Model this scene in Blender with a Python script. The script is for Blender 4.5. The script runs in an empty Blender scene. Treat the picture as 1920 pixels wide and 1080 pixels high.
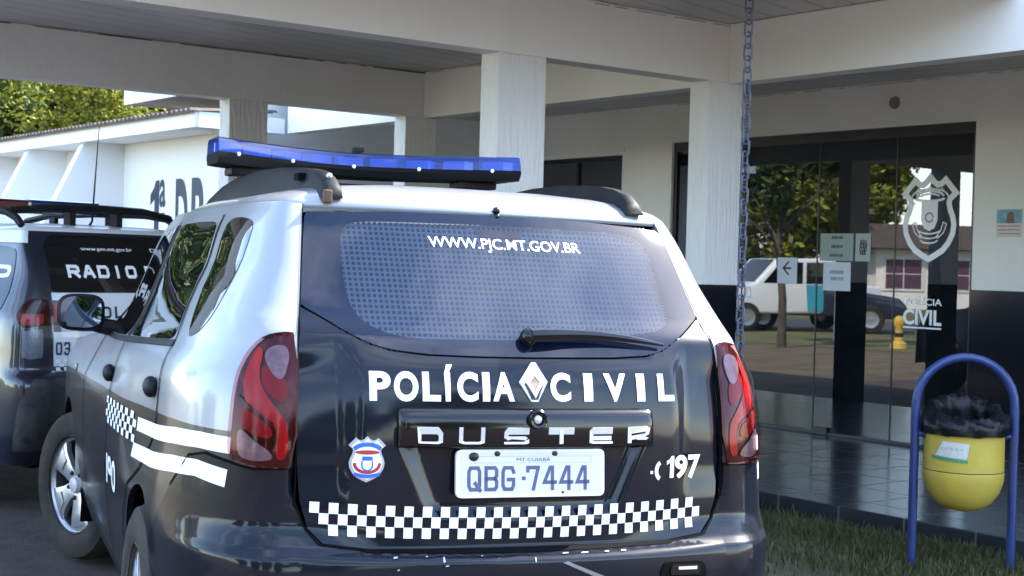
import bpy, bmesh, math, random
import numpy as np
from mathutils import Vector, Matrix
random.seed(7); RNG = np.random.default_rng(7)
SC = bpy.context.scene
COL = SC.collection
R = math.radians

# ---------------------------------------------------------------- camera
CAM_H = 1.413
PITCH, ROLL = R(0.9175), R(1.485)
cd = bpy.data.cameras.new('camera'); cam = bpy.data.objects.new('camera', cd); COL.objects.link(cam)
cp, sp, cr, sr = math.cos(PITCH), math.sin(PITCH), math.cos(ROLL), math.sin(ROLL)
Fv = Vector((0, cp, -sp)); Uv = Vector((0, sp, cp)); Rv = Vector((1, 0, 0))
R2 = Rv*cr + Uv*sr; U2 = Uv*cr - Rv*sr
cam.matrix_world = Matrix(((R2.x, U2.x, -Fv.x, 0), (R2.y, U2.y, -Fv.y, 0), (R2.z, U2.z, -Fv.z, CAM_H), (0, 0, 0, 1)))
cd.sensor_width = 36; cd.sensor_fit = 'HORIZONTAL'; cd.lens = 2748/1920*36
cd.clip_start = .05; cd.clip_end = 3000
cd.dof.use_dof = True; cd.dof.focus_distance = 4.2; cd.dof.aperture_fstop = 11
SC.camera = cam

# ---------------------------------------------------------------- light
SUN_EL, SUN_AZ = R(46), R(64)              # azimuth clockwise from +Y (towards +X)
w = bpy.data.worlds.new('World'); SC.world = w; w.use_nodes = True
nt = w.node_tree; nt.nodes.clear()
out = nt.nodes.new('ShaderNodeOutputWorld'); bg = nt.nodes.new('ShaderNodeBackground')
sky = nt.nodes.new('ShaderNodeTexSky'); sky.sky_type = 'NISHITA'; sky.sun_disc = False
sky.sun_elevation = SUN_EL; sky.sun_rotation = SUN_AZ; sky.air_density = 1.0; sky.dust_density = .6; sky.ozone_density = 1.5
tc = nt.nodes.new('ShaderNodeTexCoord'); mp = nt.nodes.new('ShaderNodeMapping'); mp.inputs['Scale'].default_value = (1, 1, 2.6)
nz = nt.nodes.new('ShaderNodeTexNoise'); nz.inputs['Scale'].default_value = 2.6; nz.inputs['Detail'].default_value = 9; nz.inputs['Roughness'].default_value = .58
rp = nt.nodes.new('ShaderNodeValToRGB'); rp.color_ramp.elements[0].position = .50; rp.color_ramp.elements[1].position = .82
rp.color_ramp.elements[1].color = (.38, .38, .38, 1)
mx = nt.nodes.new('ShaderNodeMixRGB'); mx.inputs[2].default_value = (13, 13.4, 14, 1)
nt.links.new(tc.outputs['Generated'], mp.inputs[0]); nt.links.new(mp.outputs[0], nz.inputs['Vector']); nt.links.new(nz.outputs[0], rp.inputs[0])
nt.links.new(rp.outputs[0], mx.inputs[0]); nt.links.new(sky.outputs[0], mx.inputs[1]); nt.links.new(mx.outputs[0], bg.inputs[0]); nt.links.new(bg.outputs[0], out.inputs[0])
bg.inputs[1].default_value = .15
sd = bpy.data.lights.new('sun', 'SUN'); so = bpy.data.objects.new('sun', sd); COL.objects.link(so)
sd.energy = 3.0; sd.angle = R(.5); sd.color = (1, .93, .82)
SUN = Vector((math.sin(SUN_AZ)*math.cos(SUN_EL), math.cos(SUN_AZ)*math.cos(SUN_EL), math.sin(SUN_EL)))
so.rotation_euler = SUN.to_track_quat('Z', 'Y').to_euler()
SC.view_settings.view_transform = 'Standard'; SC.view_settings.look = 'None'
SC.view_settings.exposure = 2.84; SC.view_settings.gamma = 1
SC.cycles.max_bounces = 8; SC.cycles.transparent_max_bounces = 12
SC.cycles.sample_clamp_indirect = 6

# ---------------------------------------------------------------- materials
def new_mat(name):
    m = bpy.data.materials.new(name); m.use_nodes = True
    return m, m.node_tree, m.node_tree.nodes['Principled BSDF']
def mat(name, c, rough=.6, metal=0, coat=0, spec=.5, var=.08, vscale=6, bump=0, bscale=60, trans=0, coat_rough=.03, stretch=None):
    m, t, b = new_mat(name)
    b.inputs['Roughness'].default_value = rough; b.inputs['Metallic'].default_value = metal
    b.inputs['Coat Weight'].default_value = coat; b.inputs['Coat Roughness'].default_value = coat_rough
    b.inputs['Specular IOR Level'].default_value = spec; b.inputs['Transmission Weight'].default_value = trans
    tcn = t.nodes.new('ShaderNodeTexCoord'); vec = tcn.outputs['Object']
    if stretch:
        mpn = t.nodes.new('ShaderNodeMapping'); mpn.inputs['Scale'].default_value = stretch
        t.links.new(vec, mpn.inputs[0]); vec = mpn.outputs[0]
    if var:
        n = t.nodes.new('ShaderNodeTexNoise'); n.inputs['Scale'].default_value = vscale; n.inputs['Detail'].default_value = 6
        r = t.nodes.new('ShaderNodeMixRGB'); r.blend_type = 'MIX'
        r.inputs[1].default_value = tuple(max(0, x*(1-var)) for x in c)+(1,); r.inputs[2].default_value = tuple(min(1, x*(1+var)) for x in c)+(1,)
        t.links.new(vec, n.inputs['Vector']); t.links.new(n.outputs[0], r.inputs[0]); t.links.new(r.outputs[0], b.inputs['Base Color'])
    else: b.inputs['Base Color'].default_value = tuple(c)+(1,)
    if bump:
        n2 = t.nodes.new('ShaderNodeTexNoise'); n2.inputs['Scale'].default_value = bscale; n2.inputs['Detail'].default_value = 5
        bp = t.nodes.new('ShaderNodeBump'); bp.inputs['Strength'].default_value = bump; bp.inputs['Distance'].default_value = .01
        t.links.new(vec, n2.inputs['Vector']); t.links.new(n2.outputs[0], bp.inputs['Height']); t.links.new(bp.outputs[0], b.inputs['Normal'])
    return m
def paint_mix(name, ca, cb, m_a, m_b):
    """two-tone car paint: upper colour ca, lower colour cb, split at a height that follows the sill line (object space)"""
    m, t, b = new_mat(name)
    tcn = t.nodes.new('ShaderNodeTexCoord'); sep = t.nodes.new('ShaderNodeSeparateXYZ'); t.links.new(tcn.outputs['Object'], sep.inputs[0])
    # z + .028*max(y,-.2) > .957
    my = t.nodes.new('ShaderNodeMath'); my.operation = 'MAXIMUM'; my.inputs[1].default_value = -.35; t.links.new(sep.outputs['Y'], my.inputs[0])
    ma = t.nodes.new('ShaderNodeMath'); ma.operation = 'MULTIPLY_ADD'; ma.inputs[1].default_value = .030
    t.links.new(my.outputs[0], ma.inputs[0]); t.links.new(sep.outputs['Z'], ma.inputs[2])
    gt = t.nodes.new('ShaderNodeMath'); gt.operation = 'GREATER_THAN'; gt.inputs[1].default_value = .957; t.links.new(ma.outputs[0], gt.inputs[0])
    mixc = t.nodes.new('ShaderNodeMixRGB'); mixc.inputs[1].default_value = cb+(1,); mixc.inputs[2].default_value = ca+(1,)
    t.links.new(gt.outputs[0], mixc.inputs[0]); t.links.new(mixc.outputs[0], b.inputs['Base Color'])
    mm = t.nodes.new('ShaderNodeMath'); mm.operation = 'MULTIPLY'; mm.inputs[1].default_value = m_a; t.links.new(gt.outputs[0], mm.inputs[0]); t.links.new(mm.outputs[0], b.inputs['Metallic'])
    n = t.nodes.new('ShaderNodeTexNoise'); n.inputs['Scale'].default_value = 3.5; n.inputs['Detail'].default_value = 8; t.links.new(tcn.outputs['Object'], n.inputs['Vector'])
    mr = t.nodes.new('ShaderNodeMapRange'); mr.inputs['To Min'].default_value = .24; mr.inputs['To Max'].default_value = .36
    t.links.new(n.outputs[0], mr.inputs[0]); t.links.new(mr.outputs[0], b.inputs['Roughness'])
    b.inputs['Coat Weight'].default_value = .45; b.inputs['Coat Roughness'].default_value = .09; b.inputs['Specular IOR Level'].default_value = .25
    return m
def glass_mat(name, tint, ior=1.6, rough=.0, dust=0, veilc=(.5, .55, .65)):
    """dark tinted pane: fresnel reflection over a tinted see-through body"""
    m = bpy.data.materials.new(name); m.use_nodes = True; t = m.node_tree; t.nodes.clear()
    o = t.nodes.new('ShaderNodeOutputMaterial'); mixn = t.nodes.new('ShaderNodeMixShader'); fr = t.nodes.new('ShaderNodeFresnel'); fr.inputs[0].default_value = ior
    tr = t.nodes.new('ShaderNodeBsdfTransparent'); tr.inputs[0].default_value = tuple(tint)+(1,)
    gl = t.nodes.new('ShaderNodeBsdfGlossy'); gl.inputs['Roughness'].default_value = rough; gl.inputs[0].default_value = (.95, .97, 1, 1)
    t.links.new(fr.outputs[0], mixn.inputs[0]); t.links.new(tr.outputs[0], mixn.inputs[1]); t.links.new(gl.outputs[0], mixn.inputs[2])
    if dust:
        df = t.nodes.new('ShaderNodeBsdfDiffuse'); df.inputs[0].default_value = tuple(veilc)+(1,); m2 = t.nodes.new('ShaderNodeMixShader')
        tcn = t.nodes.new('ShaderNodeTexCoord'); n = t.nodes.new('ShaderNodeTexNoise'); n.inputs['Scale'].default_value = 3; n.inputs['Detail'].default_value = 9; n.inputs['Roughness'].default_value = .7
        mr = t.nodes.new('ShaderNodeMapRange'); mr.inputs['From Min'].default_value = .3; mr.inputs['From Max'].default_value = .75; mr.inputs['To Min'].default_value = dust*.55; mr.inputs['To Max'].default_value = dust*1.5
        t.links.new(tcn.outputs['Object'], n.inputs['Vector']); t.links.new(n.outputs[0], mr.inputs[0]); t.links.new(mr.outputs[0], m2.inputs[0])
        t.links.new(mixn.outputs[0], m2.inputs[1]); t.links.new(df.outputs[0], m2.inputs[2]); t.links.new(m2.outputs[0], o.inputs[0])
    else: t.links.new(mixn.outputs[0], o.inputs[0])
    return m
def dusty(name, c, dust, amount=.5, rough=.7, scale=8, bump=.2, bscale=120, spec=.3):
    m, t, b = new_mat(name); b.inputs['Roughness'].default_value = rough; b.inputs['Specular IOR Level'].default_value = spec
    tcn = t.nodes.new('ShaderNodeTexCoord'); n = t.nodes.new('ShaderNodeTexNoise'); n.inputs['Scale'].default_value = scale; n.inputs['Detail'].default_value = 9; n.inputs['Roughness'].default_value = .65
    cr_ = t.nodes.new('ShaderNodeValToRGB'); cr_.color_ramp.elements[0].position = .5-amount*.35; cr_.color_ramp.elements[1].position = .5+.35*(1-amount)+.1
    cr_.color_ramp.elements[0].color = tuple(c)+(1,); cr_.color_ramp.elements[1].color = tuple(dust)+(1,)
    t.links.new(tcn.outputs['Object'], n.inputs['Vector']); t.links.new(n.outputs[0], cr_.inputs[0]); t.links.new(cr_.outputs[0], b.inputs['Base Color'])
    n2 = t.nodes.new('ShaderNodeTexNoise'); n2.inputs['Scale'].default_value = bscale; n2.inputs['Detail'].default_value = 4; bp = t.nodes.new('ShaderNodeBump'); bp.inputs['Strength'].default_value = bump; bp.inputs['Distance'].default_value = .01
    t.links.new(tcn.outputs['Object'], n2.inputs['Vector']); t.links.new(n2.outputs[0], bp.inputs['Height']); t.links.new(bp.outputs[0], b.inputs['Normal'])
    return m

# ---------------------------------------------------------------- mesh helpers
class MB:
    def __init__(s): s.v = []; s.f = []
    def add(s, vs, fs):
        o = len(s.v); s.v += [tuple(v) for v in vs]; s.f += [tuple(i+o for i in f) for f in fs]
    def box(s, x0, x1, y0, y1, z0, z1, M=None):
        vs = [(x, y, z) for z in (z0, z1) for y in (y0, y1) for x in (x0, x1)]
        if M: vs = [M(*v) if callable(M) else tuple(M @ Vector(v)) for v in vs]
        s.add(vs, [(0, 2, 3, 1), (4, 5, 7, 6), (0, 1, 5, 4), (2, 6, 7, 3), (0, 4, 6, 2), (1, 3, 7, 5)])
    def rings(s, rings, closed=True, cap0=False, cap1=False):
        o = len(s.v); n = len(rings[0])
        for r in rings: s.v += [tuple(p) for p in r]
        for i in range(len(rings)-1):
            for j in range(n if closed else n-1):
                k = (j+1) % n
                s.f.append((o+i*n+j, o+i*n+k, o+(i+1)*n+k, o+(i+1)*n+j))
        if cap0: s.f.append(tuple(o+j for j in range(n))[::-1])
        if cap1: s.f.append(tuple(o+(len(rings)-1)*n+j for j in range(n)))
    def lathe(s, prof, n=32, M=None, axis='z', cap0=False, cap1=False):
        rings = []
        for r, h in prof:
            ring = []
            for k in range(n):
                a = 2*math.pi*k/n
                p = (r*math.cos(a), r*math.sin(a), h) if axis == 'z' else (h, r*math.cos(a), r*math.sin(a))
                ring.append(tuple(M @ Vector(p)) if M else p)
            rings.append(ring)
        s.rings(rings, True, cap0, cap1)
    def tube(s, pts, rad, n=10, caps=True, closed=False):
        pts = [Vector(p) for p in pts]; rings = []; prev = None
        N = len(pts)
        for i, p in enumerate(pts):
            if closed: d = pts[(i+1) % N]-pts[i-1]
            else: d = pts[min(i+1, N-1)]-pts[max(i-1, 0)]
            d.normalize()
            if prev is None: up = Vector((0, 0, 1)) if abs(d.z) < .9 else Vector((1, 0, 0)); a = d.cross(up).normalized()
            else: a = (prev - d*prev.dot(d)).normalized()
            prev = a; b = d.cross(a); r = rad[i] if isinstance(rad, (list, tuple)) else rad
            rings.append([p+a*(r*math.cos(2*math.pi*k/n))+b*(r*math.sin(2*math.pi*k/n)) for k in range(n)])
        if closed: rings.append(rings[0])
        s.rings(rings, True, caps and not closed, caps and not closed)
    def prism(s, poly, z0, z1, M=None):
        n = len(poly); vs = [(x, y, z0) for x, y in poly]+[(x, y, z1) for x, y in poly]
        if M: vs = [tuple(M(*v)) if callable(M) else tuple(M @ Vector(v)) for v in vs]
        s.add(vs, [tuple(range(n))[::-1], tuple(range(n, 2*n))]+[(i, (i+1) % n, n+(i+1) % n, n+i) for i in range(n)])
    def ball(s, c, r, n=10, sc=(1, 1, 1)):
        prof = []
        for i in range(n+1):
            t = math.pi*i/n
            prof.append((max(1e-4, math.sin(t)), -math.cos(t)))
        M = Matrix.Translation(c) @ Matrix.Diagonal((r*sc[0], r*sc[1], r*sc[2], 1))
        s.lathe(prof, 2*n, M)
    def build(s, name, m, parent=None, smooth=False, bevel=0, seg=2, angle=40, recalc=True):
        me = bpy.data.meshes.new(name); me.from_pydata(s.v, [], s.f)
        if recalc:
            bm = bmesh.new(); bm.from_mesh(me); bmesh.ops.recalc_face_normals(bm, faces=bm.faces); bm.to_mesh(me); bm.free()
        if bevel: me = bevelled(me, bevel, seg)
        if smooth: shade(me, angle)
        return link(name, me, m, parent)
def bevelled(me, wd, seg):
    bm = bmesh.new(); bm.from_mesh(me); bmesh.ops.remove_doubles(bm, verts=bm.verts, dist=1e-5)
    bmesh.ops.bevel(bm, geom=[e for e in bm.edges if e.is_manifold and e.calc_face_angle(0) > .5], offset=wd, segments=seg, profile=.6, affect='EDGES', clamp_overlap=True)
    bm.to_mesh(me); bm.free(); return me
def shade(me, angle=40):
    me.polygons.foreach_set('use_smooth', [True]*len(me.polygons))
    me.set_sharp_from_angle(angle=R(angle))
def link(name, me, m, parent=None):
    o = bpy.data.objects.new(name, me); COL.objects.link(o)
    if m is not None: me.materials.append(m)
    if parent is not None: o.parent = parent
    return o
def tag(o, label=None, cat=None, group=None, kind=None):
    if label: o['label'] = label
    if cat: o['category'] = cat
    if group: o['group'] = group
    if kind: o['kind'] = kind
    return o
def thing(name, label, cat, loc=(0, 0, 0), rz=0, group=None):
    o = bpy.data.objects.new(name, None); COL.objects.link(o); o.empty_display_size = .1
    o.location = loc; o.rotation_euler = (0, 0, rz); return tag(o, label, cat, group)
def copy_tree(o, parent=None):
    c = o.copy(); COL.objects.link(c)
    if parent: c.parent = parent
    for ch in [x for x in bpy.data.objects if x.parent == o]: copy_tree(ch, c)
    return c

# ---------- flat shapes mapped onto surfaces
def text2d(s, bold=0.0, shear=0, spacing=1.0):
    cu = bpy.data.curves.new('t', 'FONT'); cu.body = s; cu.size = 1; cu.offset = bold; cu.shear = shear; cu.space_character = spacing; cu.resolution_u = 6
    o = bpy.data.objects.new('t', cu); COL.objects.link(o)
    dg = bpy.context.evaluated_depsgraph_get(); dg.update()
    me = bpy.data.meshes.new_from_object(o.evaluated_get(dg)); v = [(p.co.x, p.co.y) for p in me.vertices]; f = [tuple(p.vertices) for p in me.polygons]
    bpy.data.objects.remove(o); bpy.data.curves.remove(cu); bpy.data.meshes.remove(me)
    return v, f
CAP = {}
def fit_text(s, x0, x1, z0, z1, bold=0.0, shear=0, spacing=1.0, ref='H'):
    v, f = text2d(s, bold, shear, spacing)
    key = (ref, bold)
    if key not in CAP:
        vr, _ = text2d(ref, bold); CAP[key] = (min(p[1] for p in vr), max(p[1] for p in vr))
    b0, b1 = CAP[key]; a0 = min(p[0] for p in v); a1 = max(p[0] for p in v)
    return [(x0+(p[0]-a0)/(a1-a0)*(x1-x0), z0+(p[1]-b0)/(b1-b0)*(z1-z0)) for p in v], f
def strip2d(pts, wd, closed=False):
    pts = [Vector(p) for p in pts]; n = len(pts); L = []; Rr = []
    for i in range(n):
        if closed: d0 = (pts[i]-pts[i-1]).normalized(); d1 = (pts[(i+1) % n]-pts[i]).normalized()
        else:
            d0 = (pts[i]-pts[i-1]).normalized() if i else None; d1 = (pts[i+1]-pts[i]).normalized() if i < n-1 else None
            d0 = d0 or d1; d1 = d1 or d0
        n0 = Vector((-d0.y, d0.x)); n1 = Vector((-d1.y, d1.x)); m_ = (n0+n1).normalized(); k = wd/2/max(.35, m_.dot(n0))
        L.append(tuple(pts[i]+m_*k)); Rr.append(tuple(pts[i]-m_*k))
    v = L+Rr; f = [(i, i+n, (i+1) % n+n, (i+1) % n) for i in range(n if closed else n-1)]
    return v, f
ST = {  # squared stroke letters on a unit box: (closed?, points)
 'D': [(1, [(0, 0), (.85, 0), (1, .2), (1, .8), (.85, 1), (0, 1)])], 'U': [(0, [(0, 1), (0, .2), (.15, 0), (.85, 0), (1, .2), (1, 1)])],
 'S': [(0, [(1, 1), (.1, 1), (0, .85), (0, .6), (.1, .5), (.9, .5), (1, .4), (1, .12), (.9, 0), (0, 0)])],
 'T': [(0, [(0, 1), (1, 1)]), (0, [(.5, .9), (.5, 0)])], 'E': [(0, [(1, 1), (.1, 1), (0, .9), (0, .1), (.1, 0), (1, 0)]), (0, [(.1, .5), (.95, .5)])],
 'R': [(0, [(0, 0), (0, 1), (.88, 1), (1, .88), (1, .58), (.88, .45), (.1, .45)]), (0, [(.55, .4), (1, 0)])],
 'A': [(0, [(0, 0), (.42, 1), (.58, 1), (1, 0)]), (0, [(.24, .32), (.76, .32)])], 'I': [(0, [(.5, 0), (.5, 1)])],
 'O': [(1, [(.15, 0), (.85, 0), (1, .18), (1, .82), (.85, 1), (.15, 1), (0, .82), (0, .18)])],
 'P': [(0, [(0, 0), (0, 1), (.88, 1), (1, .86), (1, .56), (.88, .42), (.1, .42)])], 'L': [(0, [(0, 1), (0, 0), (1, 0)])],
 'C': [(0, [(1, .8), (.85, 1), (.15, 1), (0, .82), (0, .18), (.15, 0), (.85, 0), (1, .2)])],
 'Q': [(1, [(.15, 0), (.85, 0), (1, .18), (1, .82), (.85, 1), (.15, 1), (0, .82), (0, .18)]), (0, [(.6, .28), (1.05, -.03)])],
 'B': [(0, [(0, .5), (.85, .5), (1, .63), (1, .88), (.85, 1), (0, 1), (0, 0), (.85, 0), (1, .13), (1, .37), (.85, .5)])],
 'G': [(0, [(1, .8), (.85, 1), (.15, 1), (0, .82), (0, .18), (.15, 0), (.85, 0), (1, .18), (1, .45), (.5, .45)])],
 '7': [(0, [(0, .85), (0, 1), (1, 1), (.55, 0)])], '4': [(0, [(.78, 0), (.78, 1), (.55, 1), (0, .3), (1.05, .3)])],
 '3': [(0, [(0, .85), (.12, 1), (.88, 1), (1, .88), (1, .62), (.88, .5), (.3, .5)]), (0, [(.88, .46), (1, .36), (1, .14), (.88, 0), (.12, 0), (0, .15)])],
 '1': [(0, [(.2, .8), (.5, 1), (.5, 0)])], '8': [(1, [(.12, 0), (.88, 0), (1, .14), (1, .4), (.88, .5), (1, .6), (1, .88), (.88, 1), (.12, 1), (0, .88), (0, .6), (.12, .5), (0, .4), (0, .14)])],
 '0': [(1, [(.15, 0), (.85, 0), (1, .18), (1, .82), (.85, 1), (.15, 1), (0, .82), (0, .18)])], '-': [(0, [(.1, .5), (.9, .5)])], 'H': [(0, [(0, 0), (0, 1)]), (0, [(1, 0), (1, 1)]), (0, [(.08, .5), (.92, .5)])],
 '.': [(0, [(.35, .5), (.65, .5)])],
}
def stroke_text(cells, z0, z1, wd):
    """cells: [(char, x0, x1)] -> verts, faces, lifts (later strokes sit a hair above earlier ones)"""
    V, Fc, lift = [], [], []
    for ch, x0, x1 in cells:
        for k, (cl, pts) in enumerate(ST[ch]):
            h = wd/2
            P2 = [(x0+h+p[0]*(x1-x0-wd), z0+h+p[1]*(z1-z0-wd)) for p in pts]
            if not cl:   # square ends
                a = Vector(P2[0])-Vector(P2[1]); b = Vector(P2[-1])-Vector(P2[-2])
                P2[0] = tuple(Vector(P2[0])+a.normalized()*h*.98); P2[-1] = tuple(Vector(P2[-1])+b.normalized()*h*.98)
            v, f = strip2d(P2, wd, bool(cl)); o = len(V); V += v; Fc += [tuple(i+o for i in q) for q in f]; lift += [k*.0003]*len(v)
    return V, Fc, lift
def mapped(name, v2, f2, fmap, m, parent, off=.0015, step=None, thick=0, lift=None, smooth=True, normals=True):
    """lay a flat 2-D mesh (u,v) on the surface fmap(u[],v[]) -> pos[],nrm[]; step cuts it fine enough to follow the curve; thick gives it a rim"""
    bm = bmesh.new(); vs = [bm.verts.new((p[0], p[1], (lift[i] if lift else 0))) for i, p in enumerate(v2)]
    for f in f2:
        try: bm.faces.new([vs[i] for i in f])
        except ValueError: pass
    bm.normal_update(); bm.faces.ensure_lookup_table(); bmesh.ops.triangulate(bm, faces=[f for f in bm.faces if len(f.verts) > 3], ngon_method='EAR_CLIP')
    if step:
        su, sv = step if isinstance(step, tuple) else (step, step)
        us = [p[0] for p in v2]; zs = [p[1] for p in v2]
        for lo, hi, s_, ax in ((min(us), max(us), su, 0), (min(zs), max(zs), sv, 1)):
            k = math.floor(lo/s_)+1
            while k*s_ < hi-1e-6:
                c = [0, 0, 0]; c[ax] = k*s_; n = [0, 0, 0]; n[ax] = 1
                bmesh.ops.bisect_plane(bm, geom=bm.verts[:]+bm.edges[:]+bm.faces[:], dist=1e-6, plane_co=c, plane_no=n); k += 1
    for f in bm.faces:
        if f.normal.z < 0: f.normal_flip()
    bm.verts.ensure_lookup_table(); bm.verts.index_update()
    uv = np.array([(v.co.x, v.co.y, v.co.z) for v in bm.verts]); pos, nrm = fmap(uv[:, 0], uv[:, 1])
    P = pos+nrm*(off+uv[:, 2])[:, None]
    nv = len(bm.verts); nl = [tuple(n) for n in nrm]
    for i, v in enumerate(bm.verts): v.co = P[i]
    if thick:
        be = [e for e in bm.edges if len(e.link_faces) == 1]; dup = {}
        for e in be:
            for v in e.verts:
                if v not in dup:
                    i = v.index; d = bm.verts.new(Vector(P[i])-Vector(nrm[i])*thick); t_ = bm.verts.new(Vector(P[i])); dup[v] = (t_, d)
        for e in be:
            f = e.link_faces[0]; a, b = e.verts
            lp = [l for l in f.loops if l.edge == e][0]
            a, b = lp.vert, lp.link_loop_next.vert
            bm.faces.new((dup[b][0], dup[a][0], dup[a][1], dup[b][1]))
    me = bpy.data.meshes.new(name); bm.to_mesh(me); bm.free()
    if smooth:
        me.polygons.foreach_set('use_smooth', [True]*len(me.polygons))
        if normals:
            vn = [v.normal.copy() for v in me.vertices]
            me.normals_split_custom_set_from_vertices([nl[i] if i < nv else tuple(vn[i]) for i in range(len(me.vertices))])
    return link(name, me, m, parent)
def poly(name, pts, fmap, m, parent, **k):
    return mapped(name, pts, [tuple(range(len(pts)))], fmap, m, parent, **k)
def smooth_poly(pts, it=2):
    for _ in range(it):
        q = []
        for i in range(len(pts)):
            a, b = np.array(pts[i]), np.array(pts[(i+1) % len(pts)]); q += [tuple(a*.75+b*.25), tuple(a*.25+b*.75)]
        pts = q
    return pts
def round_poly(pts, r, n=4):
    out_ = []
    for i, p in enumerate(pts):
        p = Vector(p); a = Vector(pts[i-1])-p; b = Vector(pts[(i+1) % len(pts)])-p
        k = min(r, a.length*.48, b.length*.48); p0 = p+a.normalized()*k; p1 = p+b.normalized()*k
        for j in range(n+1):
            t = j/n; out_.append(tuple(p0*(1-t)**2+p*2*t*(1-t)+p1*t*t))
    return out_
def ribbon(name, pts, wd, fmap, m, parent, off=.001, step=.03):
    v, f = strip2d(pts, wd); return mapped(name, v, f, fmap, m, parent, off=off, step=step)
def plane_map(o, u, v):
    o, u, v = np.array(o, float), np.array(u, float), np.array(v, float); n = np.cross(u, v); n /= np.linalg.norm(n)
    return lambda a, b: (o+np.outer(a, u)+np.outer(b, v), np.tile(n, (len(a), 1)))
# ---------------------------------------------------------------- car surface (car space: x right, y forward, z up, origin on the ground under the rear axle)
def smooth01(t): t = np.clip(t, 0, 1); return t*t*(3-2*t)
def I(x, xs, ys_):
    """monotone cubic (pchip) interpolation: reflections stay smooth along the body"""
    xs = np.asarray(xs, float); ys_ = np.asarray(ys_, float); h = np.diff(xs); d = np.diff(ys_)/h; m = np.zeros(len(xs)); m[0], m[-1] = d[0], d[-1]
    for k in range(1, len(xs)-1):
        if d[k-1]*d[k] > 0: w1 = 2*h[k]+h[k-1]; w2 = h[k]+2*h[k-1]; m[k] = (w1+w2)/(w1/d[k-1]+w2/d[k])
    x = np.clip(np.asarray(x, float), xs[0], xs[-1]); i = np.clip(np.searchsorted(xs, x, 'right')-1, 0, len(h)-1); t = (x-xs[i])/h[i]
    return (1+2*t)*(1-t)**2*ys_[i]+t*(1-t)**2*h[i]*m[i]+t*t*(3-2*t)*ys_[i+1]+t*t*(t-1)*h[i]*m[i+1]
def yc(z): return I(z, [.24, .30, .42, .50, .60, .650, .668, .685, .75, .80, .9, 1.0, 1.07, 1.13, 1.2, 1.3, 1.4, 1.5, 1.56], [-.70, -.73, -.80, -.825, -.83, -.828, -.81, -.768, -.772, -.775, -.775, -.772, -.766, -.75, -.707, -.64, -.572, -.502, -.458])
def xf(z): return I(z, [.3, .6, .884, 1.21, 1.275, 1.53, 1.56], [.60, .60, .597, .591, .577, .536, .53])
def yf(z): return I(z, [.24, .3, .45, .6, .66, .69, .75, .884, 1.21, 1.275, 1.53, 1.56], [-.64, -.68, -.765, -.775, -.77, -.745, -.72, -.722, -.656, -.598, -.406, -.38])
def ys(z): return I(z, [.3, .9, 1.2, 1.55], [-.12, -.12, -.05, .05])
def Wd(z): return I(z, [.24, .34, .5, .7, .85, 1.0, 1.10, 1.18, 1.28, 1.40, 1.49, 1.56], [.80, .845, .875, .893, .893, .880, .848, .800, .765, .727, .693, .65])
def WC(z): return Wd(z)-I(z, [.5, .65, .78, .9, 1.0, 1.1, 1.2, 1.3, 1.4, 1.5, 1.56], [.0, .0, .012, .026, .022, .004, -.002, .01, .03, .026, .02])
def relief(x, z):
    ax = np.abs(x)
    stp = .016*smooth01((ax-.43)/.07)*smooth01((z-.76)/.14)*smooth01((1.22-.25*np.abs(ax-.5)-z)/.09)
    hw = .275+.085*np.clip((z-.76)/.2, 0, 1)
    rec = .018*smooth01((hw-ax)/.06)*smooth01((z-.745)/.05)*smooth01((1.0-z)/.05)
    return stp+rec
def SURF(q, z):
    q = np.asarray(q, float); z = np.asarray(z, float); p = np.abs(q); sg = np.where(q < 0, -1., 1.); e = 2/2.4
    XF, YF = xf(z), yf(z)
    p1 = np.clip(p, 0, 1); x1 = p1*XF; y1 = yc(z)+(YF-yc(z))*p1**2.2+relief(x1, z)
    a = np.clip(p-1, 0, 1)*np.pi/2
    x2 = XF+(WC(z)-XF)*np.sin(a)**e; y2 = ys(z)-(ys(z)-YF)*np.cos(a)**e
    d = np.clip(p-2, 0, 9)*2.5; y3 = ys(z)+d; k = smooth01(d/.7)
    fw = smooth01((y3-.6)/1.4)*I(z, [.9, 1.05, 1.2, 1.56], [.004, .05, .065, .05]) + .10*smooth01((y3-2.7)/.9)**2
    x3 = WC(z)+(Wd(z)-WC(z))*k-fw
    x = np.where(p <= 1, x1, np.where(p <= 2, x2, x3)); y = np.where(p <= 1, y1, np.where(p <= 2, y2, y3))
    return np.stack([x*sg, y, z], -1)
def fq(q, z):
    h = 2e-3
    P = SURF(q, z); a = SURF(q+h, z)-SURF(q-h, z); b = SURF(q, z+h)-SURF(q, z-h)
    n = np.cross(a, b); n /= np.linalg.norm(n, axis=1)[:, None]+1e-12
    return P, n
def fx(x, z): return fq(np.asarray(x)/xf(z), z)          # rear panel addressed by x in metres
def flatrear(x, z):                                     # the rear panel without its small relief
    P, n = fx(x, z); P = P.copy(); P[:, 1] -= relief(np.asarray(x), np.asarray(z)); return P, n
def pq(y, z): return 2+(y-float(ys(z)))/2.5            # side parameter of a given y

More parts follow.
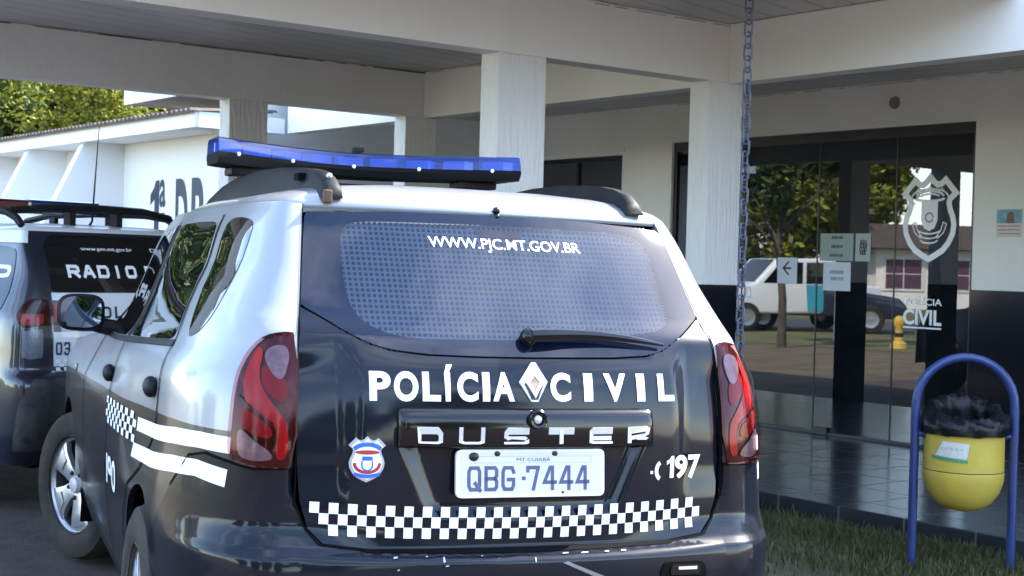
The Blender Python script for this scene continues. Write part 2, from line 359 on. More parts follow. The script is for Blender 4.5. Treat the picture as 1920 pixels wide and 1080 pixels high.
BLK, SIL = (.006, .0075, .013), (.29, .30, .32)
M_body = paint_mix('two_tone_car_paint', SIL, BLK, .16, 0)
M_black = mat('gloss_black_paint', BLK, .30, coat=.5, spec=.05, var=.35, vscale=5, coat_rough=.075)
M_roof = mat('silver_paint', SIL, .30, metal=.3, coat=.6, var=.03)
M_trim = dusty('black_plastic_trim', (.006, .006, .0075), (.020, .020, .021), .35, .55, 9, .06, 120, .16)
M_gloss = mat('piano_black', (.004, .004, .005), .14, coat=0, var=0, spec=.4)
M_rub = mat('dark_gap', (.002, .002, .002), .9, var=0, spec=.1)
M_white = mat('white_vinyl', (.80, .81, .84), .45, var=.04, vscale=30, spec=.35)
M_chrome = mat('chrome', (.58, .58, .60), .30, metal=.3, var=.05, vscale=40)
M_sideglass = mat('dark_side_glass', (.004, .005, .006), .015, var=0, spec=.75)
M_rearglass = glass_mat('tinted_rear_glass', (.62, .68, .80), 1.52, .01, .010)  # diffuse film puts a bluish veil in the pane, standing in for reflected sky
M_frit = mat('black_glass_border', (.004, .006, .016), .03, var=0, spec=.42)
M_red = mat('red_lens', (.27, .003, .006), .22, spec=.25, coat=.3, var=.25, vscale=40)
M_darkred = mat('dark_red_lens', (.030, .002, .004), .14, spec=.25, coat=.25, var=.2, vscale=30)
M_redb = mat('deep_red_lens', (.16, .003, .006), .2, spec=.3, var=.3, vscale=50)
M_lens = glass_mat('lamp_cover', (.93, .70, .70), 1.16, .03)
M_clear = mat('clear_lens', (.15, .16, .19), .3, coat=.2, var=.55, vscale=70, metal=.3)
M_tyre = dusty('dusty_tyre', (.013, .012, .011), (.055, .043, .032), .5, .85, 7, .3)
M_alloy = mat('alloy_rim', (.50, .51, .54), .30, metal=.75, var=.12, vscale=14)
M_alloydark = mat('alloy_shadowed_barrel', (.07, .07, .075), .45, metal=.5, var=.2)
M_blue = mat('blue_vinyl', (.03, .12, .45), .4, var=.05)
M_redv = mat('red_vinyl', (.35, .03, .04), .4, var=.05)
M_greyv = mat('silver_vinyl', (.42, .42, .45), .35, metal=.3, var=.1)
M_wire = mat('grey_wire', (.16, .185, .23), .5, metal=0, var=.1)
M_cabin = mat('dark_cabin', (.010, .012, .018), .9, var=.3)
M_mirror = mat('mirror_glass', (.22, .27, .38), .02, metal=1, var=0)
M_plate = mat('plate_white', (.56, .56, .57), .35, var=.06, vscale=25)
M_plateframe = mat('plate_rim', (.72, .72, .74), .3, var=.05)
M_ink = mat('plate_ink', (.060, .075, .15), .5, var=.45, vscale=90)
M_bolt = mat('dark_bolt', (.03, .025, .02), .4, metal=.6, var=.3)
M_rust = mat('rusty_bracket', (.09, .05, .03), .8, var=.4, vscale=30)

# shield outline used by the badge on the car and the vinyl on the door (unit height)
SH = [(0, 0), (.08, .045), (.18, .11), (.25, .20), (.30, .31), (.315, .42), (.295, .52), (.262, .60), (.245, .68), (.255, .73), (.33, .80), (.262, .885), (.195, .965), (.15, .92), (.10, .905), (.055, .935), (0, 1.0)]
SHIELD = SH+[(-x, y) for x, y in SH[-2:0:-1]]
def at2(pts, cx, cz, h, sx=1): return [(cx+x*h*sx, cz+y*h) for x, y in pts]
def arc2(cx, cz, rx, rz, a0, a1, n=12): return [(cx+rx*math.cos(R(a0+(a1-a0)*i/n)), cz+rz*math.sin(R(a0+(a1-a0)*i/n))) for i in range(n+1)]
def band(pts, wd): v, f = strip2d(pts, wd); return v, f

def wheel(parent, loc, steer=0, right=False):
    Mx = Matrix.Translation(loc) @ Matrix.Rotation(steer, 4, 'Z') @ Matrix.Rotation(math.pi if right else 0, 4, 'Z')
    w_ = bpy.data.objects.new('wheel', None); COL.objects.link(w_); w_.parent = parent; w_.matrix_local = Mx
    b = MB()   # outer face at -x
    prof = [(.215, .09), (.235, .105), (.30, .108), (.328, .095), (.341, .06), (.343, 0), (.341, -.06), (.328, -.095), (.30, -.108), (.235, -.105), (.215, -.09)]
    b.lathe([(r, h) for r, h in prof], 48, axis='x'); b.build('tyre', M_tyre, w_, smooth=True)
    b = MB()
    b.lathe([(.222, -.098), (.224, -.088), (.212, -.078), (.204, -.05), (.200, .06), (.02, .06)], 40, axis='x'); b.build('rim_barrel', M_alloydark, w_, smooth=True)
    b = MB()
    b.lathe([(.224, -.102), (.226, -.094), (.213, -.082), (.206, -.07)], 48, axis='x')
    for k in range(5):
        a = 2*math.pi*k/5+.35
        rot = Matrix.Rotation(a, 4, 'X')
        pl = [(-.030, .03), (-.040, .09), (-.060, .15), (-.088, .208), (0, .214), (.088, .208), (.060, .15), (.040, .09), (.030, .03)]
        b.prism(pl, 0, .03, lambda x, y, z, rot=rot: rot @ Vector((-.088+.10*abs(y-.13)+.9*z, x, y)))
        b.prism([(-.030, .125), (-.052, .192), (.052, .192), (.030, .125)], 0, .004, lambda x, y, z, rot=rot: rot @ Vector((-.0935+.10*abs(y-.13)-.9*z+.004, x, y)))
    b.build('spokes', M_alloy, w_, smooth=True, bevel=.004)
    b = MB(); b.lathe([(.001, -.098), (.034, -.094), (.040, -.080), (.040, -.04)], 24, axis='x'); b.build('hub_cap', M_chrome, w_, smooth=True)
    for k in range(5):
        a = 2*math.pi*k/5+.35+.63; b = MB(); b.ball((-.082, .060*math.cos(a), .060*math.sin(a)), .011, 6); b.build('wheel_bolt', M_bolt, w_, smooth=True)
    return w_

def build_suv():
    T = thing('police_suv', 'black and silver police four-wheel-drive with blue roof light bar, parked nose to the pillar', 'police car')
    yaw, rol = .365936, .01526
    T.matrix_world = Matrix.Translation((-.2372, 4.5164, 0)) @ Matrix.Rotation(yaw, 4, 'Z') @ Matrix.Rotation(rol, 4, 'Y')
    wc = [(0, .343), (2.673, .343)]
    # ---- side shells with wheel arches
    def arch(yc_, r, a0, a1, n=16):
        return [(pq(yc_+r*math.cos(R(a0+(a1-a0)*i/n)), .343+r*math.sin(R(a0+(a1-a0)*i/n))), .343+r*math.sin(R(a0+(a1-a0)*i/n))) for i in range(n+1)]
    apil = [(pq(1.28, 1.555), 1.555), (pq(1.42, 1.49), 1.49), (pq(1.62, 1.34), 1.34), (pq(1.80, 1.20), 1.20), (pq(1.98, 1.075), 1.075)]
    outline = ([(1, .885), (1.05, .884), (1.2, .880), (1.35, .893), (1.50, .905), (1.62, .89), (1.74, .80)] + arch(0, .395, 137, -8) + [(pq(.42, .26), .26), (pq(2.24, .26), .26)] +
               arch(2.673, .40, 189, -10) + [(pq(3.14, .27), .27), (pq(3.42, .35), .35), (pq(3.42, .80), .80), (pq(3.30, .95), .95), (pq(2.6, 1.03), 1.03)] + apil[::-1] + [(2.5, 1.557), (2.2, 1.558), (2, 1.558), (1.7, 1.558), (1.4, 1.558), (1.15, 1.558), (1, 1.556), (1, 1.4), (1, 1.21), (1, 1.05)])
    for s, nm in ((-1, 'side_panel'), (1, 'side_panel')):
        poly(nm, [(s*a, b) for a, b in outline], fq, M_body, T, off=0, step=(.06, .035), thick=.02)
    # ---- roof
    b = MB(); rings = []
    qs = list(np.linspace(-2.52, -2, 14))+list(np.linspace(-2, -1, 14))[1:]+list(np.linspace(-1, 1, 22))[1:]+list(np.linspace(1, 2, 14))[1:]+list(np.linspace(2, 2.52, 14))[1:]
    base = SURF(np.array(qs), np.full(len(qs), 1.556))
    for lam, z in ((.992, 1.5445), (.997, 1.549), (1.0, 1.556), (.985, 1.566), (.95, 1.580), (.9, 1.591), (.8, 1.606), (.66, 1.619), (.45, 1.630), (.25, 1.635), (.0, 1.637)):
        sp_ = np.stack([np.zeros(len(qs)), np.clip(base[:, 1], -.05, 1.2), np.zeros(len(qs))], 1)
        r = sp_+(base-sp_)*lam; r[:, 2] = z-.03*smooth01((r[:, 1]-.7)/.7); rings.append([tuple(p) for p in r])
    b.rings(rings, closed=False); b.build('roof', M_roof, T, smooth=True, angle=60)
    # ---- windscreen, bonnet, nose (seen only a little past the A pillar)
    def loft(name, zs_l, m, n=14, bulge=0, bz=0):
        bb = MB(); rg = []
        for y, z, hw, bu, bzz in zs_l: rg.append([(hw*t, y+bu*(1-t*t), z+bzz*(1-t*t)) for t in np.linspace(-1, 1, n)])
        bb.rings(rg, closed=False); return bb.build(name, m, T, smooth=True, angle=60)
    def sw(y, z): return float(SURF(np.array([pq(y, z)]), np.array([z]))[0, 0])
    loft('windscreen', [(1.28, 1.54, sw(1.28, 1.545), .12, .06), (1.42, 1.49, sw(1.42, 1.49), .14, .03), (1.62, 1.34, sw(1.62, 1.34), .16, .02), (1.80, 1.20, sw(1.8, 1.2), .18, .01), (1.98, 1.075, sw(1.98, 1.075), .2, 0)], M_sideglass)
    loft('bonnet', [(1.97, 1.075, sw(1.98, 1.075), .2, .0), (2.2, 1.062, sw(2.2, 1.06), .1, .03), (2.6, 1.03, sw(2.6, 1.03), .05, .045), (3.0, .99, sw(3.0, .99), .06, .05), (3.30, .95, sw(3.3, .95), .10, .04), (3.42, .80, sw(3.42, .8), .12, .0)], M_roof)
    loft('front_bumper', [(3.42, .80, sw(3.42, .8), .12, 0), (3.44, .6, sw(3.42, .6), .13, 0), (3.42, .35, sw(3.42, .35), .10, 0), (3.30, .27, sw(3.3, .3), .1, 0)], M_black)
    # dark under-body so nothing shows through the arches
    b = MB(); b.box(-.62, .62, -.60, 3.25, .24, .62); b.box(-.80, .80, .44, 2.20, .26, .60); b.build('underbody', M_rub, T)
    for yy in (0, 2.673):
        for s in (-1, 1):
            b = MB(); ring = []
            for x in (s*.60, s*.855): ring.append([(x, yy+.41*math.cos(R(a)), .343+.41*math.sin(R(a))) for a in range(-15, 196, 10)])
            b.rings(ring, closed=False); b.build('arch_liner', M_rub, T)
    # ---- cabin tub behind the glass
    b = MB(); b.box(-.60, .60, -.30, 1.20, 1.0, 1.50); b.box(-.44, .44, -.418, -.25, 1.520, 1.540); o = b.build('cabin', M_cabin, T)  # thin upper box added to block light leaking in under the roof edge
    # ---- tailgate: lower panel
    low = [(-.574, 1.282), (-.529, 1.257), (-.48, 1.226), (-.416, 1.194), (-.363, 1.179), (-.268, 1.169), (-.126, 1.166), (.023, 1.166), (.26, 1.169), (.362, 1.175), (.417, 1.189), (.502, 1.236), (.574, 1.280)]
    tg = low[::-1]+[(-.589, 1.20), (-.593, 1.05), (-.593, .885), (-.585, .80), (-.565, .735), (-.53, .70), (-.41, .684), (0, .678), (.41, .684), (.53, .70), (.565, .735), (.585, .80), (.593, .885), (.593, 1.05), (.589, 1.20)]
    TG = poly('tailgate', tg, fx, M_black, T, off=.0, step=(.009, .010), thick=.02)
    # ---- rear glass: black border ring and tinted see-through centre
    inner = smooth_poly([(-.449, 1.474), (-.425, 1.508), (-.353, 1.514), (-.056, 1.518), (.273, 1.517), (.41, 1.511), (.452, 1.490), (.462, 1.455), (.464, 1.379), (.466, 1.33), (.460, 1.265), (.42, 1.240), (.191, 1.222), (-.005, 1.213), (-.191, 1.210), (-.307, 1.211), (-.38, 1.226), (-.43, 1.255), (-.452, 1.30), (-.455, 1.36), (-.452, 1.42)], 2)
    outer = [(-.572, 1.286), (-.529, 1.261), (-.48, 1.230), (-.416, 1.198), (-.363, 1.183), (-.268, 1.173), (-.126, 1.170), (.023, 1.170), (.26, 1.173), (.362, 1.179), (.417, 1.193), (.502, 1.240), (.572, 1.284), (.557, 1.38), (.542, 1.47), (.530, 1.530), (.28, 1.543), (0, 1.546), (-.28, 1.543), (-.530, 1.533), (-.542, 1.47), (-.557, 1.38)]
    def resample(pts, n, c):
        ang = np.linspace(-math.pi, math.pi, n, endpoint=False); P = np.array(pts+[pts[0]]); res = []
        for a in ang:
            d = np.array((math.cos(a), math.sin(a)*.33)); best = 0
            for i in range(len(P)-1):
                A_ = P[i]-c; E_ = P[i+1]-P[i]; den = d[0]*E_[1]-d[1]*E_[0]
                if abs(den) < 1e-12: continue
                t = (A_[0]*E_[1]-A_[1]*E_[0])/den; u = (A_[0]*d[1]-A_[1]*d[0])/den
                if t > 0 and -1e-9 <= u <= 1+1e-9: best = max(best, t)
            res.append(tuple(c+d*best))
        return res
    c = np.array((0, 1.36)); n = 120; ro, ri = resample(outer, n, c), resample(inner, n, c)
    v = ro+[tuple(np.array(a)*(1-t)+np.array(b_)*t) for t in (.33, .66) for a, b_ in zip(ro, ri)]+ri
    f = [(k*n+i, k*n+(i+1) % n, (k+1)*n+(i+1) % n, (k+1)*n+i) for k in range(3) for i in range(n)]
    G = mapped('rear_window', v, f, fx, M_frit, T, off=.002)
    poly('pane', ri, fx, M_rearglass, G, off=.002, step=.03)
    # wire cage behind the glass
    v, f, l = [], [], []
    for i in range(68):
        x = -.49+i*.0146; o = len(v); zz = [1.185+.0300*k for k in range(13)]
        for z in zz: v += [(x, z), (x+.0055, z)]; l += [0, 0]
        f += [(o+2*k, o+2*k+1, o+2*k+3, o+2*k+2) for k in range(12)]
    for j in range(25):
        z = 1.190+j*.0138; o = len(v); xx = np.linspace(-.49, .495, 22)
        for x in xx: v += [(x, z), (x, z+.0055)]; l += [-.0008, -.0008]
        f += [(o+2*k, o+2*k+2, o+2*k+3, o+2*k+1) for k in range(21)]
    mapped('window_cage', v, f, flatrear, M_wire, T, off=-.012, lift=l, normals=False)
    poly('brake_light', [(-.075, 1.510), (.075, 1.508), (.055, 1.489), (-.055, 1.489)], fx, mat('unlit_brake_lens', (.16, .02, .025), .3, var=.2), G, off=-.006)
    # ---- bumper
    bu = [(-1, .885), (-1.2, .880), (-1.35, .893), (-1.50, .905), (-1.62, .89), (-1.735, .80)]
    ar = [(-a, z) for a, z in [(pq(.395*math.cos(R(t)), .343+.395*math.sin(R(t))), .343+.395*math.sin(R(t))) for t in range(137, 188, 5)]]
    bq = lambda x, z: x/float(xf(z))
    left = bu+ar+[(-1.80, .27), (-1.5, .25), (-1.2, .25), (-.8, .25)]
    inn = [(-1, .80), (bq(-.569, .735), .735), (bq(-.533, .697), .697), (bq(-.41, .680), .680), (bq(-.2, .676), .676), (0, .674)]
    pl = left+[(0, .25)]+[(-a, z) for a, z in left[::-1]]+[(-a, z) for a, z in inn[:-1]]+inn[::-1]
    BP = poly('rear_bumper', pl, fq, M_black, T, off=.0015, step=(.05, .012), thick=.02)
    poly('bumper_trim', round_poly([(-.80, .585), (.80, .585), (.86, .40), (.7, .30), (-.7, .30), (-.86, .40)], .1), fq, M_trim, BP, off=.004, step=(.06, .03), thick=.004)
    for x, z, a, h in ((-.355, .666, .006, .002), (-.350, .640, .003, .002), (-.275, .667, .003, .0012), (-.232, .660, .003, .006), (-.226, .648, .005, .0018), (-.13, .666, .003, .001), (.012, .655, .0015, .005), (.10, .6665, .009, .0010), (.155, .666, .011, .0012), (.22, .6665, .007, .001), (.27, .667, .008, .0012)):
        poly('paint_chip', [(x-a, z-h), (x+a*.8, z-h*.6), (x+a, z+h), (x-a*.7, z+h*.8)], fx, M_greyv, BP, off=.004)
    poly('scuff', [(.085, .648), (.10, .650), (.255, .590), (.25, .578)], fx, mat('grey_scuff', (.16, .16, .16), .6, var=.2), BP, off=.005, step=.02)
    poly('reflector_pocket', round_poly([(.385, .635), (.52, .632), (.53, .585), (.375, .59)], .02), fx, M_rub, BP, off=.006, step=.03, thick=.003)
    poly('fog_lamp', round_poly([(.41, .628), (.50, .625), (.505, .597), (.405, .60)], .012), fx, M_gloss, BP, off=.009, step=.03, thick=.004)
    poly('fog_lamp_highlight', [(.43, .622), (.49, .620), (.49, .612), (.43, .614)], fx, M_chrome, BP, off=.0115)  # small chrome strip stands in for the highlight on the dark lamp
    # shut line between tailgate and body
    for s in (-1, 1):
        ln = [(s*1.0, z) for z in (1.555, 1.45, 1.33, 1.21, 1.05, .885, .80)]+[(s*.955, .735), (s*.90, .697), (s*.70, .680), (s*.35, .676), (0, .675)]
        ribbon('shut_line', ln, .0075 if s < 0 else .0075, lambda q, z: fq(q, z), M_rub, T, off=.003)
    # ---- decals on the tailgate
    def word(name, cells, m=M_white, off=.0028, bold=.022, par=TG):
        V, Fc = [], []
        for ch, x0, x1, z0, z1 in cells:
            v, f = fit_text(ch, x0, x1, z0, z1, bold) if ch != '1' else ([(x0+(x1-x0)*a, z0+(z1-z0)*b_) for a, b_ in ((.52, 0), (1, 0), (1, 1), (.68, 1), (.46, .86), (.08, .78), (.08, .60), (.52, .70))], [tuple(range(8))]); o = len(V); V += v; Fc += [tuple(i+o for i in q) for q in f]
        return mapped(name, V, Fc, flatrear, m, par, off=off, step=.02)
    xs = [('P', .214, .372), ('O', .396, .580), ('L', .612, .752), ('Í', .782, .850), ('C', .880, 1.045), ('I', 1.080, 1.138), ('A', 1.163, 1.337)]
    k = .380/(1.337-.214); B0, B1 = 1.055, 1.128
    xs = [(c_, -.421+(a-.214)*k, -.421+(b_-.214)*k, B0+.003*i/6, B1+.003*i/6) for i, (c_, a, b_) in enumerate(xs)]
    civ = [('C', .060, .118), ('I', .157, .183), ('V', .217, .284), ('I', .318, .343), ('L', .386, .437)]
    word('lettering', xs, bold=.04); word('lettering', [(c_, a, b_, 1.059, 1.131) for c_, a, b_ in civ], bold=.04)
    word('phone_number', [('1', .412, .437, .852, .911), ('9', .440, .480, .851, .912), ('7', .483, .523, .850, .913)], bold=.03)
    v1, f1 = strip2d(arc2(.397, .872, .015, .022, 105, 255, 10), .011); v2, f2 = strip2d([(.405, .899), (.411, .893)], .014); v3, f3 = strip2d([(.399, .853), (.409, .849)], .014); v4, f4 = strip2d([(.363, .868), (.371, .868)], .008)
    V, Fc = [], []
    for v, f in ((v1, f1), (v4, f4)): o = len(V); V += v; Fc += [tuple(i+o for i in q) for q in f]
    mapped('phone_symbol', V, Fc, flatrear, M_white, TG, off=.0022)
    word('website', [('WWW.PJC.MT.GOV.BR', -.213, .232, 1.451, 1.479)], par=G, off=.0035, bold=.006)
    # chequer band
    v, f = [], []
    nx = 47; x0, x1 = -.562, .552
    for i in range(nx):
        for j in range(3):
            if (i+j) % 2: continue
            if (j == 2 and i > nx-2) or (j == 0 and (i < 1 or i > nx-2)): continue
            a = x0+(x1-x0)*i/nx; b_ = x0+(x1-x0)*(i+1)/nx; sh = lambda x: .016*(abs(x-.02)/.56)**2
            zz = [.703+j*.0272, .703+(j+1)*.0272]; o = len(v)
            v += [(a, zz[0]+sh(a)), (b_, zz[0]+sh(b_)), (b_, zz[1]+sh(b_)), (a, zz[1]+sh(a))]; f.append((o, o+1, o+2, o+3))
    mapped('chequer_band', v, f, flatrear, M_white, TG, off=.0022)
    # shield badge
    SB = poly('shield_badge', at2(SHIELD, -.425, .851, .116, 1.22), flatrear, M_greyv, TG, off=.0022)
    poly('badge_field', at2(SHIELD, -.424, .858, .102, 1.18), flatrear, M_white, SB, off=.003)
    mapped('badge_arc', *band(arc2(-.424, .926, .036, .020, 155, 25), .011), flatrear, M_blue, SB, off=.0036)
    poly('badge_cap', arc2(-.424, .9265, .031, .0055, 0, 330, 11), flatrear, M_redv, SB, off=.0042)
    poly('badge_chief', [(-.437, .916), (-.411, .916), (-.411, .906), (-.437, .906)], flatrear, M_blue, SB, off=.0036)
    mapped('badge_shield', *band([(-.437, .905), (-.437, .893)]+arc2(-.424, .893, .013, .012, 190, 350)+[(-.411, .893), (-.411, .905)], .0035), flatrear, M_blue, SB, off=.0036)
    mapped('badge_laurel', *band(arc2(-.424, .898, .031, .022, 175, 365, 16), .008), flatrear, M_redv, SB, off=.0036)
    mapped('badge_ribbon', *band([(-.456, .872), (-.440, .868), (-.424, .866), (-.408, .868), (-.392, .872)], .009), flatrear, M_blue, SB, off=.0039)
    # diamond emblem
    E0 = [(.010, 1.154), (.022, 1.154), (.050, 1.107), (.022, 1.058), (.004, 1.058), (-.028, 1.107)]
    EM = poly('emblem', E0, flatrear, M_white, TG, off=.008, thick=.008, smooth=False)
    v, f = strip2d([(.013, 1.128), (.031, 1.105), (.013, 1.074), (-.007, 1.105)], .008, True); mapped('emblem_ring', v, f, flatrear, M_chrome, EM, off=.0125, thick=.004, smooth=False)
    poly('emblem_core', [(.013, 1.122), (.026, 1.105), (.013, 1.082), (-.002, 1.105)], flatrear, mat('bronze_reflection', (.35, .22, .14), .2, metal=1), EM, off=.0095, smooth=False)
    poly('emblem_foot', [(-.016, 1.103), (-.003, 1.100), (.012, 1.072), (.030, 1.092), (.040, 1.105), (.022, 1.062), (.004, 1.062)], flatrear, M_gloss, EM, off=.009, smooth=False)
    # grab strip with raised letters
    b = MB(); rg = []
    for x, k in ((-.352, .02), (-.3505, .45), (-.346, .75), (-.338, .93), (-.326, 1), *[(t, 1) for t in np.linspace(-.30, .31, 16)], (.338, 1), (.350, .93), (.358, .75), (.3625, .45), (.364, .02)):
        zc = .990; ring = []
        for o_, z in ((-.02, .9385), (.012, .9385), (.020, .941), (.0235, .947), (.0235, 1.000), (.022, 1.012), (.018, 1.025), (.012, 1.034), (.004, 1.040), (-.02, 1.0415)):
            zz_ = zc+(z-zc)*(1-.35*(1-k)**2 if z > zc else 1); P_, n_ = flatrear(np.array([x]), np.array([zz_])); ring.append(P_[0]+n_[0]*(o_*k if o_ > 0 else o_))
        rg.append(ring)
    b.rings(rg, closed=False); HS = b.build('handle_strip', mat('strip_black', (.004, .004, .005), .16, coat=.35, var=0, spec=.25, coat_rough=.06), TG, smooth=True, angle=70)
    cells = [('D', -.304, -.238), ('U', -.196, -.128), ('S', -.076, -.008), ('T', .046, .118), ('E', .163, .230), ('R', .276, .344)]
    for cell in cells:
        v, f, l = stroke_text([cell], .957, .996, .0105); mapped('raised_letter', v, f, flatrear, M_chrome, HS, off=.0265, lift=l, thick=.004, smooth=False)
    b = MB()
    Pn, _ = flatrear(np.array([.013]), np.array([1.015])); Pn = Pn[0]
    Mk = Matrix.Translation((Pn[0], Pn[1]-.024, Pn[2])) @ Matrix.Rotation(R(90), 4, 'X')
    b.lathe([(.026, 0), (.026, .010), (.022, .014), (.016, .012), (.014, .004), (.012, .004)], 24, Mk); b.build('lock_ring', M_gloss, TG, smooth=True)
    b = MB(); b.lathe([(.012, .002), (.011, .008), (.007, .011), (.0005, .012)], 20, Mk, cap1=True); b.build('lock_barrel', M_chrome, TG, smooth=True)
    # plate
    pc = ([(-.199, .813), (.214, .813), (.214, .935), (-.199, .935)])
    yP = -.7865; pm = plane_map((0, yP, 0), (1, 0, 0), (0, -.10, 1)); yk = lambda z: z
    pmz = lambda a, b_: (np.stack([np.asarray(a), -.782-.10*(.875-np.asarray(b_)), np.asarray(b_)], 1), np.tile((0, -.995, .0995), (len(a), 1)))
    PL = poly('number_plate', round_poly(pc, .016), pmz, M_plateframe, T, off=.004, thick=.012, smooth=False)
    poly('plate_face', round_poly([(-.190, .822), (.205, .822), (.205, .927), (-.190, .927)], .012), pmz, M_plate, PL, off=.0046)
    for (a0, a1, z0, z1), wd in (((-.150, .175, .901, .917), .0022),):
        v, f = strip2d([(a0, z0), (a1, z0), (a1, z1), (a0, z1)], wd, True); mapped('plate_band', v, f, pmz, M_greyv, PL, off=.0052)
    cw, gap = .0385, .0465; cells = []
    xx = -.170
    for ch in 'QBG': cells.append((ch, xx, xx+cw)); xx += gap
    xx += .022
    for ch in '7444': cells.append((ch, xx, xx+cw)); xx += gap
    v, f, l = stroke_text(cells+[('.', -.022, -.008)], .829, .893, .0095); mapped('plate_characters', v, f, pmz, M_ink, PL, off=.0052, lift=l)
    v, f = fit_text('MT·CUIABÁ', -.035, .060, .9045, .9130, 0); mapped('plate_town', v, f, pmz, M_ink, PL, off=.0054)
    b = MB()
    for x, z, r in ((-.088, .924, .008), (.072, .924, .008), (.095, .824, .004), (-.152, .917, .013)):
        b = MB(); b.ball((x, -.788-.10*(.875-z)+.002, z), r, 6, (1.1, .5, .9)); b.build('plate_bolt', M_bolt, PL, smooth=True)
    # wiper
    b = MB(); pts = []
    for t in np.linspace(0, 1, 12):
        x = .012+.40*t; z = 1.213+.012*math.sin(t*3.1)-.012*t; P_, n_ = flatrear(np.array([x]), np.array([z])); pts.append(Vector(P_[0])+Vector(n_[0])*(.030-.012*t))
    b.tube(pts, [.018, .019, .018, .016, .015, .014, .012, .011, .010, .008, .006, .004], 8)
    P_, n_ = flatrear(np.array([.012]), np.array([1.213])); b.ball(Vector(P_[0])+Vector(n_[0])*.020, .024, 8)
    b.build('rear_wiper', M_gloss, T, smooth=True)
    # washer nozzle on the roof edge
    b = MB(); b.ball((0, -.462, 1.562), .011, 7); b.ball((0, -.468, 1.545), .009, 7); b.build('washer_nozzle', M_gloss, T, smooth=True)
    # ---- tail lamps
    lo = [(1.004, 1.212), (1.089, 1.214), (1.19, 1.205), (1.27, 1.178), (1.312, 1.137), (1.33, 1.06), (1.34, .99), (1.34, .926), (1.315, .897), (1.22, .887), (1.106, .885), (1.004, .885)]
    # lamp design in (u across 0..1 from inner edge, z)
    U = lambda u: 1.004+.33*u
    for s in (-1, 1):
        fl = lambda q, z: fq(q, z)
        sg = lambda pts: [(s*U(u), z) for u, z in pts]
        LP = poly('tail_lamp', [(s*a, z) for a, z in smooth_poly(lo, 1)], fl, M_darkred, T, off=.003, step=(.03, .02), thick=.014)
        sp_ = lambda pts: sg(smooth_poly(pts, 2))
        poly('red_lens', sp_([(.10, .905), (.10, .99), (.20, 1.015), (.50, 1.075), (.60, 1.115), (.58, 1.160), (.64, 1.180), (.76, 1.172), (.86, 1.10), (.80, 1.045), (.55, 1.015), (.30, .985), (.24, .965), (.27, .905)]), fl, M_red, LP, off=.006, step=(.03, .02))
        poly('upper_red_lens', sp_([(.13, 1.035), (.13, 1.10), (.30, 1.118), (.54, 1.14), (.55, 1.10), (.44, 1.068)]), fl, M_redb, LP, off=.006, step=(.03, .02))
        poly('lower_red_lens', sp_([(.31, .955), (.34, .985), (.60, 1.012), (.86, 1.035), (.92, .995), (.64, .962)]), fl, M_redb, LP, off=.006, step=(.03, .02))
        poly('turn_lens', sp_([(.14, 1.125), (.11, 1.165), (.20, 1.186), (.48, 1.180), (.57, 1.155), (.34, 1.108), (.20, 1.098)]), fl, M_clear, LP, off=.008, step=(.03, .02), thick=.003)
        poly('reverse_lens', sp_([(.29, .902), (.34, .925), (.62, .950), (.88, .985), (.90, .93), (.78, .900)]), fl, M_clear, LP, off=.008, step=(.03, .02), thick=.003)
        poly('outer_lens', [(s*a, z) for a, z in smooth_poly(lo, 1)], fl, M_lens, LP, off=.016, step=(.03, .02), thick=.014)
        ribbon('lens_divider', sg([(.93, 1.06), (.80, 1.043), (.32, .992), (.27, .97), (.27, .93)]), .006, fl, M_darkred, LP, off=.009)
    # ---- side windows (left and right) and shut lines
    qw = smooth_poly([(1.575, 1.499), (1.646, 1.512), (1.835, 1.519), (1.975, 1.513), (1.995, 1.468), (1.98, 1.373), (1.925, 1.267), (1.885, 1.191), (1.855, 1.178), (1.772, 1.198), (1.687, 1.246), (1.642, 1.312), (1.612, 1.392), (1.574, 1.465)], 1)
    rd = [(2.055, 1.510), (2.16, 1.513), (2.285, 1.508), (2.30, 1.384), (2.335, 1.26), (2.37, 1.125), (2.2, 1.140), (2.01, 1.162), (2.025, 1.261), (2.045, 1.388)]
    fd = [(2.345, 1.506), (2.50, 1.485), (2.585, 1.40), (2.68, 1.27), (2.78, 1.13), (2.78, 1.09), (2.6, 1.10), (2.43, 1.118), (2.40, 1.254), (2.36, 1.401)]
    for s in (-1, 1):
        m_ = lambda pts: [(s*a, b_) for a, b_ in pts]
        poly('side_window', m_(round_poly(qw, .01, 2)), fq, M_sideglass, T, off=.0015, step=.05)
        poly('side_window', m_(round_poly(rd, .03, 3)), fq, M_sideglass, T, off=.0015, step=.05)
        poly('side_window', m_(round_poly(fd, .03, 3)), fq, M_sideglass, T, off=.0015, step=.05)
        poly('window_frame', m_([(2.303, 1.508), (2.338, 1.506), (2.352, 1.401), (2.385, 1.254), (2.418, 1.118), (2.378, 1.124), (2.345, 1.26), (2.312, 1.384)]), fq, M_trim, T, off=.0018, step=.05)
        mapped('belt_moulding', *band(m_([(1.99, 1.153), (2.2, 1.130), (2.43, 1.105), (2.6, 1.088), (2.79, 1.078)]), .018), fq, M_trim, T, off=.004, step=.05, thick=.003)
        # door shut lines
        for ln in ([(2.04, 1.53), (2.03, 1.40), (2.012, 1.26), (1.99, 1.15), (2.0, 1.0), (2.0, .90), (2.07, .78), (2.16, .70), (2.22, .55), (2.24, .36)], [(2.33, 1.52), (2.37, 1.25), (2.40, 1.11), (2.41, .9), (2.42, .6), (2.42, .36)], [(2.80, 1.09), (2.82, .9), (2.81, .6), (2.80, .36)], [(2.24, .36), (2.42, .355), (2.80, .36)], [(1.0, .885), (1.2, .880), (1.35, .893), (1.50, .905), (1.62, .89), (1.735, .80)]):
            ribbon('shut_line', m_(ln), .007, fq, M_rub, T, off=.0028)
